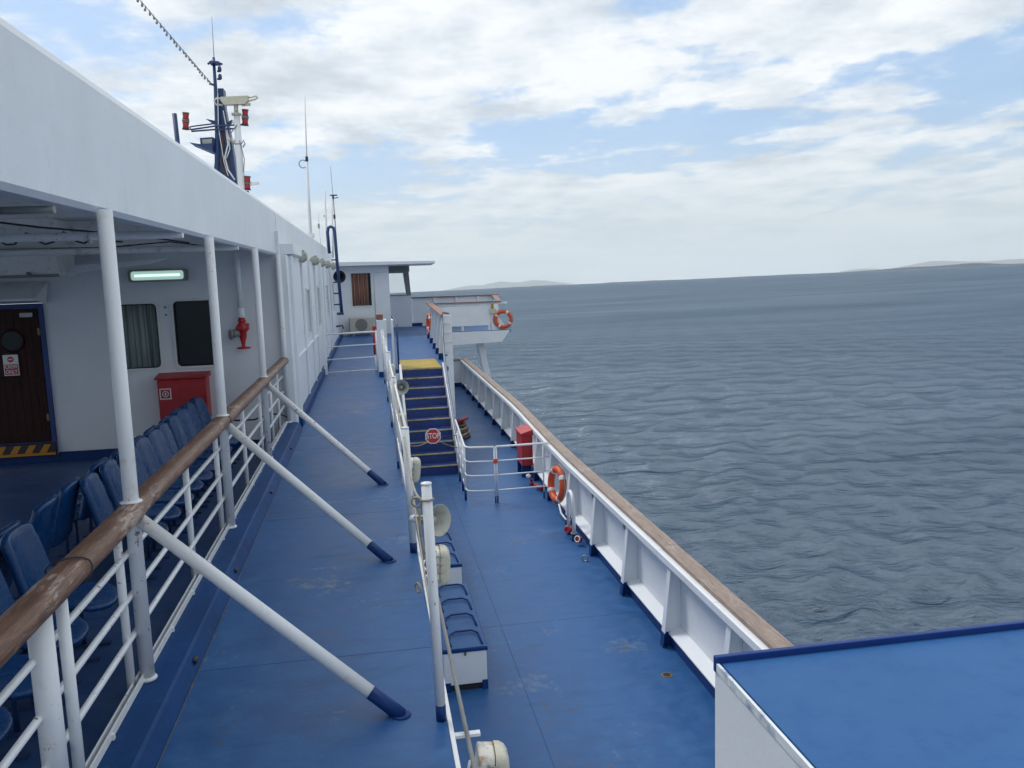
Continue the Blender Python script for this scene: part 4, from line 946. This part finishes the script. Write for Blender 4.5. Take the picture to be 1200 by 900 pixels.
for y in (12.5, 12.86):
    ob('flange', MB().lathe([(.055, 0), (.055, .02)], (3.0, y, -1.88), (0, 0, 1), 12), M_steel, s)
    ob('painted_foot', MB().tube([(3.0, y, -2), (3.0, y, -1.88)], .035, 12), M_foot, s)
for i, (x, y, z, lab) in enumerate(((2.95, 12.66, -1.86, 'small red capped hose outlet at the foot of the white vent pipe'), (3.02, 12.28, -1.90, 'red and white hose coupling on the deck just aft of the vent pipe'))):
    t = thing('hose_coupling', lab, 'coupling', (x, y, z))
    ob('coupling_body', MB().lathe([(.02, -.05), (.05, -.04), (.055, .02), (.04, .04), (.0, .045)], (x, y, z), (-.7, -.7, .3), 14), M_red, t)
    ob('coupling_ring', MB().torus((x-.03, y-.03, z+.013), (-.7, -.7, .3), .045, .010, n=18, m=6), M_signwhite if i else M_red, t)
tag(ob('deck_shackle', MB().torus((2.93, 11.55, -1.955), (.5, 1, .1), .045, .010, n=18, m=6), M_steel), 'small steel ring lying on the deck by the bulwark foot', 'ring')
t = thing('deck_drain', 'small rusty drain plate on the lower deck near the blue topped housing', 'drain', (2.85, 7.9, -2))
ob('plate', MB().lathe([(.06, 0), (.058, .004)], (2.88, 7.95, -1.9995), (0, 0, 1), 18), M_brass, t); ob('grate', MB().lathe([(.04, 0), (.04, .002)], (2.88, 7.95, -1.995), (0, 0, 1), 12), M_black, t)
# rope heap beyond the stairs
t = thing('rope_heap', 'heap of brown rope and red fittings on the lower deck beyond the stairs', 'rope heap', (2.1, 22.2, -2))
rr = random.Random(3)
for k in range(5):
    ob('rope_coil', MB().tube([(2.12+(.30-.02*k)*math.cos(a)+rr.uniform(-.03, .03), 21.9+(.7-.05*k)*math.sin(a)+rr.uniform(-.05, .05), -1.96+.07*k+rr.uniform(-.015, .015)) for a in np.linspace(0, 2*PI, 22, endpoint=False)], .035, 7, closed=True), M_brown if k % 2 == 0 else M_rope, t)
ob('fitting', MB().tube([(2.1, 21.7, -1.6), (2.4, 21.9, -1.55)], .04, 8), M_red, t)
ob('fitting', MB().lathe([(.08, 0), (.10, .08), (.05, .16)], (2.05, 21.2, -1.98), (0, 0, 1), 12), M_red, t)

# ================================================================== HOUSING at lower right
M_lip = paint('chipped_edge_paint', (0.70, 0.74, 0.76), .4, .1, (0.02, 0.10, 0.30), .9, .50, streak=False, chip=(0.02, 0.10, 0.28))
M_rim = paint('royal_blue_rim', (0.008, 0.038, 0.19), .4, .2, (0.02, 0.05, 0.15), .5, .55, streak=False, spec=.3)
hb_ = thing('steel_housing', 'white steel housing with bright blue top at the lower right corner', 'housing', (1.6, 1, -2))
ob('housing_body', MB().box(1.075, 3.30, -2.2, 2.50, -2.0, .945), M_wall, hb_)
ob('blue_top', MB().box(1.088, 3.29, -2.19, 2.478, .9455, .958), M_cover, hb_)
ob('side_lip', MB().box(1.070, 1.0800, -2.2, 2.478, .930, .9590), M_lip, hb_)
ob('far_rim', MB().box(1.068, 3.305, 2.480, 2.500, .925, .980), M_rim, hb_, .003)

# ================================================================== CHAIRS
def chair_proto():
    t = thing('plastic_chair', '', 'chair', (0, 0, 0), 'blue plastic chairs on the covered deck', world=False)
    # chair faces +X, z=0 at deck, seat at .42
    mb = MB(); vs = []; fs = []; nx, ny = 9, 9
    for i in range(nx):
        u = i/(nx-1)
        for j in range(ny):
            v = j/(ny-1)*2-1
            w = .235*(1-.10*(1-u))
            x = -.20+.47*u-.10*(abs(v)**3)*u*u
            z = .41+.03*abs(v)**2.5-.045*max(0, u-.75)*4*.6+.04*(1-u)**3
            vs.append((x, v*w, z))
    for i in range(nx-1):
        for j in range(ny-1): fs.append((i*ny+j, (i+1)*ny+j, (i+1)*ny+j+1, i*ny+j+1))
    mb.add(vs, fs, True); s_ = ob('seat', mb, M_chair, t)
    so1 = s_.modifiers.new('solid', 'SOLIDIFY'); so1.thickness = .035; so1.offset = -1
    bv = s_.modifiers.new('bevel', 'BEVEL'); bv.width = .012; bv.segments = 2
    mb = MB(); vs = []; fs = []; nz = 9
    for i in range(nz):
        u = i/(nz-1)
        for j in range(ny):
            v = j/(ny-1)*2-1
            w = .238*(1-.08*u)
            x = -.20-.13*u+.035*abs(v)**2; z = .44+.50*u-.028*abs(v)**4*(u > .8)
            vs.append((x, v*w, z))
    for i in range(nz-1):
        for j in range(ny-1): fs.append((i*ny+j, i*ny+j+1, (i+1)*ny+j+1, (i+1)*ny+j))
    mb.add(vs, fs, True); b_ = ob('backrest', mb, M_chair, t)
    so1 = b_.modifiers.new('solid', 'SOLIDIFY'); so1.thickness = .060; so1.offset = -1
    bv = b_.modifiers.new('bevel', 'BEVEL'); bv.width = .022; bv.segments = 2
    for y in (-.13, .13):
        ob('leg', MB().tube([(-.02, y, .40), (-.02, y, .02)], .018, 8).box(-.16, .16, y-.02, y+.02, 0, .02), M_mast, t)
    return t
ch = chair_proto()
front = [4.20, 4.78, 5.36, 5.95, 7.52, 8.08, 8.62, 9.15, 9.60, 10.05, 10.60, 11.10, 11.62, 12.14]
rear = [4.25, 4.85, 5.45, 6.05, 6.75, 7.35, 8.15, 8.75, 9.30, 9.90, 10.60, 11.20, 11.8, 12.3]
ordn = ['first', 'second', 'third', 'fourth', 'fifth', 'sixth', 'seventh', 'eighth', 'ninth', 'tenth', 'eleventh', 'twelfth', 'thirteenth', 'fourteenth']
for i, y in enumerate(front):
    lab = 'glossy blue plastic chair, %s from the camera in the row facing the sea' % ordn[i]
    loc = (-2.13+random.uniform(-.015, .015), y, -.27); rz = random.uniform(-.09, .09)
    if i == 0: ch.location = loc; ch.rotation_euler = (0, 0, rz); ch['label'] = lab
    else: dup(ch, loc, (0, 0, rz), lab)
for i, y in enumerate(rear):
    dup(ch, (-2.88+random.uniform(-.02, .02), y, -.27), (0, 0, PI+random.uniform(-.06, .06)), 'dark blue plastic chair, %s from the camera in the rear row facing inboard' % ordn[i])
for gi, (a, b) in enumerate(((4.0, 6.2), (7.3, 8.9), (8.95, 10.3), (10.35, 11.9))):
    tag(ob('chair_beam', MB().box(-2.17, -2.11, a, b, .075, .115), M_mast), 'dark blue steel beam under the %s group of chairs by the railing' % ordn[gi], 'beam')

# ================================================================== ROOF-TOP GEAR
# lamps along the fascia foot
def roof_lamp():
    t = thing('fascia_lamp', '', 'lamp', (0, 0, 0), 'rusty round lamps along the foot of the fascia', world=False)
    ob('housing', MB().lathe([(.0, -.14), (.08, -.13), (.12, -.05), (.135, .03), (.14, .06)], (0, 0, 0), (.35, -.9, -.1), 20), M_rusty, t)
    ob('lens', MB().lathe([(.13, .055), (.11, .085), (.06, .105), (.0, .112)], (0, 0, 0), (.35, -.9, -.1), 20), M_horn, t)
    ob('bracket', MB().tube([(-.17, .05, .0), (0, .05, .0)], .02, 8), M_pipe, t)
    for a in range(3): ob('clip', MB().tube([(.05+.03*a, -.05, .13-.1*a), (.07+.03*a, -.10, .135-.1*a)], .012, 5), M_brass, t)
    return t
rl = roof_lamp()
rlabs = ['largest rusty lamp at the fascia foot beside the pale box', 'second rusty lamp along the fascia foot', 'third rusty lamp along the fascia foot', 'fourth rusty lamp along the fascia foot', 'farthest rusty lamp on the fascia, above the black round speaker']
for i, y in enumerate((15.7, 19.4, 22.3, 25.3, 29.2)):
    loc = (-1.19, y, 2.68)
    if i == 0: rl.location = loc; rl.scale = (.8, .8, .8); rl['label'] = rlabs[0]
    else: dup(rl, loc, None, rlabs[i])
horn('round_speaker', (-.97, 28.6, 2.32), (.15, -1, 0), 'black round loudspeaker on the corner by the blue ladder pipe', .21, M_black)
# blue gooseneck pipe with rungs
t = thing('gooseneck_pipe', 'dark blue gooseneck pipe with short rungs rising above the roof by the wheelhouse', 'pipe', (-.95, 27, 1.1))
ob('pipe_bend', MB().tube([(-1.17, 27, 3.05), (-1.19, 27, 3.70), (-1.16, 27, 3.84), (-1.09, 27, 3.88), (-1.0, 27, 3.84), (-.97, 27, 3.70), (-.955, 27, 2.9), (-.90, 27, 1.20)], .050, 12), M_mast, t)
ob('pipe_foot', MB().box(-1.05, -.84, 26.93, 27.07, 1.12, 1.20), M_mast, t, .01)
for z in (1.45, 1.8, 2.15, 2.85): ob('rung', MB().tube([(-1.12, 27, z), (-.93, 27, z)], .022, 8), M_mast, t)
tag(ob('wall_hook', MB().tube([(-1.1, 27, .76), (-.90, 27, .78), (-.88, 27, .68)], .03, 8), M_mast), 'short dark blue hook on the side wall below the gooseneck pipe', 'hook')
# antennas
t = thing('whip_antenna', 'tall white whip antenna with small ring standing on the roof edge', 'antenna', (-1.42, 22, 3.32))
ob('lower_tube', MB().tube([(-1.40, 22, 3.3), (-1.37, 22, 5.25)], .045, 10, r2=.032), M_pipe, t)
ob('whip', MB().tube([(-1.37, 22, 5.25), (-1.32, 22, 6.80)], .020, 8, r2=.010), M_pipe, t)
ob('joint', MB().tube([(-1.37, 22, 5.2), (-1.368, 22, 5.32)], .036, 8), M_black, t)
ob('ring', MB().torus((-1.47, 22, 5.14), (0, 1, .1), .095, .012, n=20, m=6), M_grey, t)
ob('base', MB().box(-1.46, -1.30, 21.9, 22.1, 3.32, 3.42), M_pipe, t)
for lab, xb, xt, zt, rad, yy in (('plain white antenna tube, thicker one of the pair beyond the gooseneck pipe', -1.37, -1.33, 5.25, .035, 30), ('white antenna tube with side arm beside the gooseneck pipe', -1.20, -1.12, 5.05, .028, 30.4), ('short thin antenna with dark clamp just behind the tall whip', -1.52, -1.55, 4.45, .018, 29), ('short thin antenna with flat top behind the tall whip', -1.40, -1.42, 4.48, .018, 31)):
    t = thing('antenna', lab, 'antenna', (xb, yy, 3.3)); ob('mast_tube', MB().tube([(xb, yy, 3.0), (xt, yy, zt)], rad, 8, r2=rad*.8), M_pipe, t)
    if 'side arm' in lab: ob('side_arm', MB().tube([(xt, yy, zt), (xt+.22, yy, zt+.03)], .018, 6), M_grey, t)
    if 'clamp' in lab: ob('clamp', MB().box(xt-.03, xt+.03, yy-.03, yy+.03, 3.95, 4.10), M_grey, t)
    if 'flat top' in lab: ob('top_cap', MB().lathe([(.06, 0), (.06, .03)], (xt, yy, zt), (0, 0, 1), 10), M_grey, t)
t = thing('wind_sensor', 'thin mast with wind vane and cups above the gooseneck pipe', 'wind sensor', (-1.0, 30, 3))
ob('mast_tube', MB().tube([(-1.02, 30, 2.9), (-1.06, 30, 5.1)], .018, 8), M_grey, t)
ob('clamp', MB().box(-1.09, -1.02, 29.96, 30.04, 4.32, 4.46), M_black, t)
ob('vane', MB().box(-1.16, -.92, 29.98, 30.02, 5.10, 5.14).box(-1.09, -1.03, 29.97, 30.03, 5.0, 5.12), M_black, t)
ob('spike', MB().tube([(-1.06, 30, 5.14), (-1.09, 30, 6.1)], .008, 5), M_grey, t)
t = tag(ob('far_antenna', MB().tube([(-6.63, 12, 3.1), (-6.72, 12, 8.2)], .018, 6), M_grey), 'thin grey aerial rising above the roof at the upper left edge', 'antenna')
tag(ob('blue_pole', MB().tube([(-5.92, 30, 3.0), (-6.05, 30, 7.86)], .075, 12), M_mast), 'short plain blue pole standing on the roof left of the mast', 'pole')

# ---- mast, plane y = 30
FX = (-4.58537121e+00, 2.72660173e-02, -2.10837662e-03); FZ = (7.92841818e+00, 1.94805195e-05, -2.74802597e-02)
def px2(xp, yp, y=30.0):      # helper fit of photo measurements to the mast plane (metres)
    x = FX[0]+(xp-258)*FX[1]+(yp-130)*FX[2]; z = FZ[0]+(xp-258)*FZ[1]+(yp-130)*FZ[2]
    return x, y, z
mt = thing('ship_mast', 'dark blue steel mast with platforms and cables rising above the roof', 'mast', (-4.5, 30, 3.0))
def Q(xp, yp, dy=0): x, y, z = px2(xp, yp); return (x, y+dy, z)
ob('mast_pole', MB().tube([Q(254, 300, -.1), Q(255, 150, -.1), Q(253, 103, -.1), Q(250.7, 68, -.1)], .085, 12, r2=.045), M_mast, mt)
def slab(pts, d0, d1): return MB().prism([(Q(*p_)[0], Q(*p_)[2]) for p_ in pts], 'y', 30+d0, 30+d1)
ob('mast_tower', MB().prism([(Q(*p_)[0], Q(*p_)[2]) for p_ in [(255, 103), (261.5, 103), (263, 125), (266, 140), (272, 170), (281, 235), (287, 305), (238, 305), (246, 235), (252, 185), (256, 140)]], 'y', 30, 30.5), M_mast, mt)
ob('tower_rib', slab([(256, 130), (258, 130), (262, 230), (258, 230)], -.06, -.002), M_mast, mt)
ob('mast_top', slab([(247, 74), (258, 74), (258, 76), (247, 76)], -.3, .1), M_mast, mt)
for (x0, y0, x1, y1) in ((244, 76, 249, 72), (253, 73, 261, 76), (255, 84, 259, 84), (255, 93, 259.5, 93), (246, 98, 253, 101)):
    ob('light_bracket', MB().tube([Q(x0, y0, -.1), Q(x1, y1, -.1)], .035, 8), M_mast, mt)
for (xp, yp) in ((258, 82), (258.5, 91)): ob('navigation_light', MB().lathe([(.06, 0), (.06, .12), (.03, .16)], Q(xp, yp+2, -.1), (0, 0, 1), 12), M_mast, mt)
ob('mast_whip', MB().tube([Q(250.7, 68), Q(248, 20)], .014, 6, r2=.007), M_grey, mt)
ob('yard', MB().tube([Q(225, 153, -.25), Q(253, 149, -.25), Q(292, 147, -.25)], .028, 8).tube([Q(226, 155, -.25), Q(252, 153, -.25), Q(276, 152, -.25)], .028, 8)
   .tube([Q(225, 153, -.25), Q(224, 150, -.25), Q(228, 149, -.25), Q(253, 146, -.25)], .024, 8), M_mast, mt)
for pts in ([(241, 139), (253, 141.5), (253, 147), (250, 145)], [(264, 145), (272, 140), (274, 142), (266, 149)]): ob('gusset', slab(pts, -.05, .05), M_mast, mt)
ob('lower_platform', slab([(225, 169), (236, 171), (252, 172), (252, 179.5), (246, 178)], -.5, .5), M_mast, mt)
ob('light_box', slab([(236, 163), (251.5, 162), (251.5, 171), (237, 172)], -.3, .2), M_mast, mt)
ob('light_box_glass', slab([(238.5, 165), (250, 164.3), (250, 169.5), (239.5, 170)], -.32, -.302), M_horn, mt)
ob('mast_cable', MB().tube([Q(265, 150, -.1), Q(268, 170, -.15), Q(264, 185, -.1), Q(268, 200, -.12), Q(276, 212, -.1)], .028, 6).tube([Q(262, 130, -.1), Q(268, 160, -.1), Q(270, 175, -.1), Q(266, 186, -.1)], .02, 6)
   .tube([Q(256, 110, -.16), Q(257, 150, -.2), Q(263, 190, -.1), Q(268, 207, -.1)], .016, 6), M_pipe, mt)
ob('mast_cable', MB().tube([Q(258, 150, -.1), Q(262, 170, -.1), Q(259, 190, -.1), Q(266, 210, -.1)], .025, 6).tube([Q(264, 155, -.1), Q(266, 180, -.1), Q(270, 200, -.1)], .018, 6), M_brown, mt)
rm = thing('radar_mast', 'white radar mast with horizontal scanner beside the blue mast', 'radar', (-3.9, 29.6, 3.0))
ob('mast_tube', MB().tube([Q(293, 306, -.5), Q(283, 180, -.5), Q(280, 136, -.5)], .14, 12, r2=.09), M_pipe, rm)
ob('turning_unit', MB().tube([Q(279.8, 138, -.5), Q(279.2, 126, -.5)], .07, 12).lathe([(.16, 0), (.16, .06)], Q(280, 138, -.5), (0, 0, 1), 14), M_horn, rm)
ob('scanner_bar', slab([(262, 117.5), (294, 116), (293, 122), (290, 125.5), (266, 126.5), (262, 122)], -.62, -.38), M_cream, rm)
ob('scanner_loop', MB().tube([Q(292, 118, -.5), Q(303, 115.8, -.5), Q(304.5, 117.5, -.5), Q(302, 119.5, -.5), Q(292, 122, -.5)], .030, 7), M_cream, rm)
ob('scanner_loop', MB().tube([Q(284, 124, -.5), Q(296, 124.5, -.5), Q(296, 126.5, -.5), Q(286, 126.8, -.5)], .03, 7), M_cream, rm)
ob('scanner_loop', MB().tube([Q(262, 118.5, -.5), Q(257, 118.5, -.5), Q(254, 121, -.5), Q(256, 125.5, -.5), Q(264, 126, -.5)], .03, 7), M_cream, rm)
ob('cable_loop', MB().tube([Q(281, 150, -.6), Q(272, 162, -.6), Q(276, 172, -.6), Q(286, 172, -.6), Q(289, 168, -.6), Q(290.5, 172, -.6), Q(288, 176, -.6)], .022, 6).tube([Q(284, 168, -.6), Q(290, 190, -.6), Q(289, 205, -.6)], .014, 6), M_grey, rm)
ob('cross_arm', MB().tube([Q(270, 165, -.5), Q(284, 172, -.5)], .06, 8), M_rusty, rm)
ob('cross_arm', MB().tube([Q(275, 145, -.5), Q(284, 152, -.5)], .04, 8), M_rusty, rm)
def lantern(xp, y0, y1, lab, dy=-.25):
    a = Vector(Q(xp, y1, dy)); b = Vector(Q(xp, y0, dy)); hh = (b-a).length; t = thing('red_lantern', lab, 'lantern', a, 'red signal lanterns on the mast')
    d_ = (b-a).normalized(); R_ = .105
    for k in (0, 1):
        o_ = a+d_*hh*.5*k
        ob('lamp_glass', MB().lathe([(R_*.9, .05*hh), (R_, .10*hh), (R_*.85, .22*hh), (R_, .36*hh), (R_*.9, .42*hh)], o_, d_, 16), M_redlamp, t)
        ob('lamp_cap', MB().lathe([(R_*1.15, 0), (R_*1.15, .045*hh)], o_, d_, 16), M_signblack if k == 0 else M_grey, t)
        ob('lamp_cap', MB().lathe([(R_*1.1, .425*hh), (R_*1.1, .47*hh)], o_, d_, 16), M_grey, t)
    return t
lantern(219.5, 132.5, 153, 'red double lantern at the left end of the mast yard')
lantern(288.7, 129, 148.5, 'red double lantern at the right end of the mast yard')
ob('lantern_post', MB().tube([Q(293, 227, -.5), Q(293, 306, -.5)], .05, 8), M_mast, mt)
lantern(293, 209, 226, 'red double lantern low on the mast just above the roof line', -.5)
tag(ob('lantern_arm', MB().tube([Q(294, 219, -.5), Q(307, 218, -.5)], .055, 8), M_pipe), 'short white arm beside the lowest red lantern', 'arm')
# string of bulbs from the mast up and aft
s = thing('string_lights', 'cable strung with dark bulbs rising from the mast to the upper left', 'string lights', (-4.77, 30, 8.8))
A = Vector(Q(249, 99, -.1)); dd = (Vector((-5.37, 24, 9.59))-Vector((-4.766, 30, 8.819)))
def cab(t_): return A+dd*t_+Vector((0, 0, -.20*math.sin(min(1, t_/4)*PI)*.5))
ob('cable', MB().tube([cab(i*.1) for i in range(0, 41)], .009, 5), M_black, s)
bm_ = None
for i in range(1, 82):
    c_ = cab(i*.044)
    if bm_ is None:
        bm_ = MB().lathe([(.0, -.125), (.030, -.11), (.034, -.075), (.018, -.04), (.018, .015)], (0, 0, 0), (0, 0, 1), 8).mesh('bulb'); bm_.materials.append(M_grey)
    o = bpy.data.objects.new('bulb', bm_); COL.objects.link(o); o.parent = s; o.location = c_-Vector(s.location); o.rotation_euler = (random.uniform(-.3, .3), random.uniform(-.3, .3), 0)

# ================================================================== HAZE over the sea
hz_ = MB().box(-68000, 68000, -68000, 68000, -160, 1300)
m, t, b = newmat('sea_haze'); t.nodes.remove(b)
pv = N('ShaderNodeVolumePrincipled', t); pv.inputs['Color'].default_value = (.92, .97, 1.0, 1); pv.inputs['Density'].default_value = 3.0e-5; pv.inputs['Anisotropy'].default_value = 0.2
L(pv.outputs[0], t.nodes['Material Output'].inputs['Volume'], t)
hzo = ob('haze', hz_, m, kind='stuff'); hzo.rotation_mode = 'QUATERNION'; hzo.rotation_quaternion = SEA_Q; hzo.location = (0, 0, SEA_Z-2)
for o in bpy.data.objects:
    if 'wloc' in o: del o['wloc']
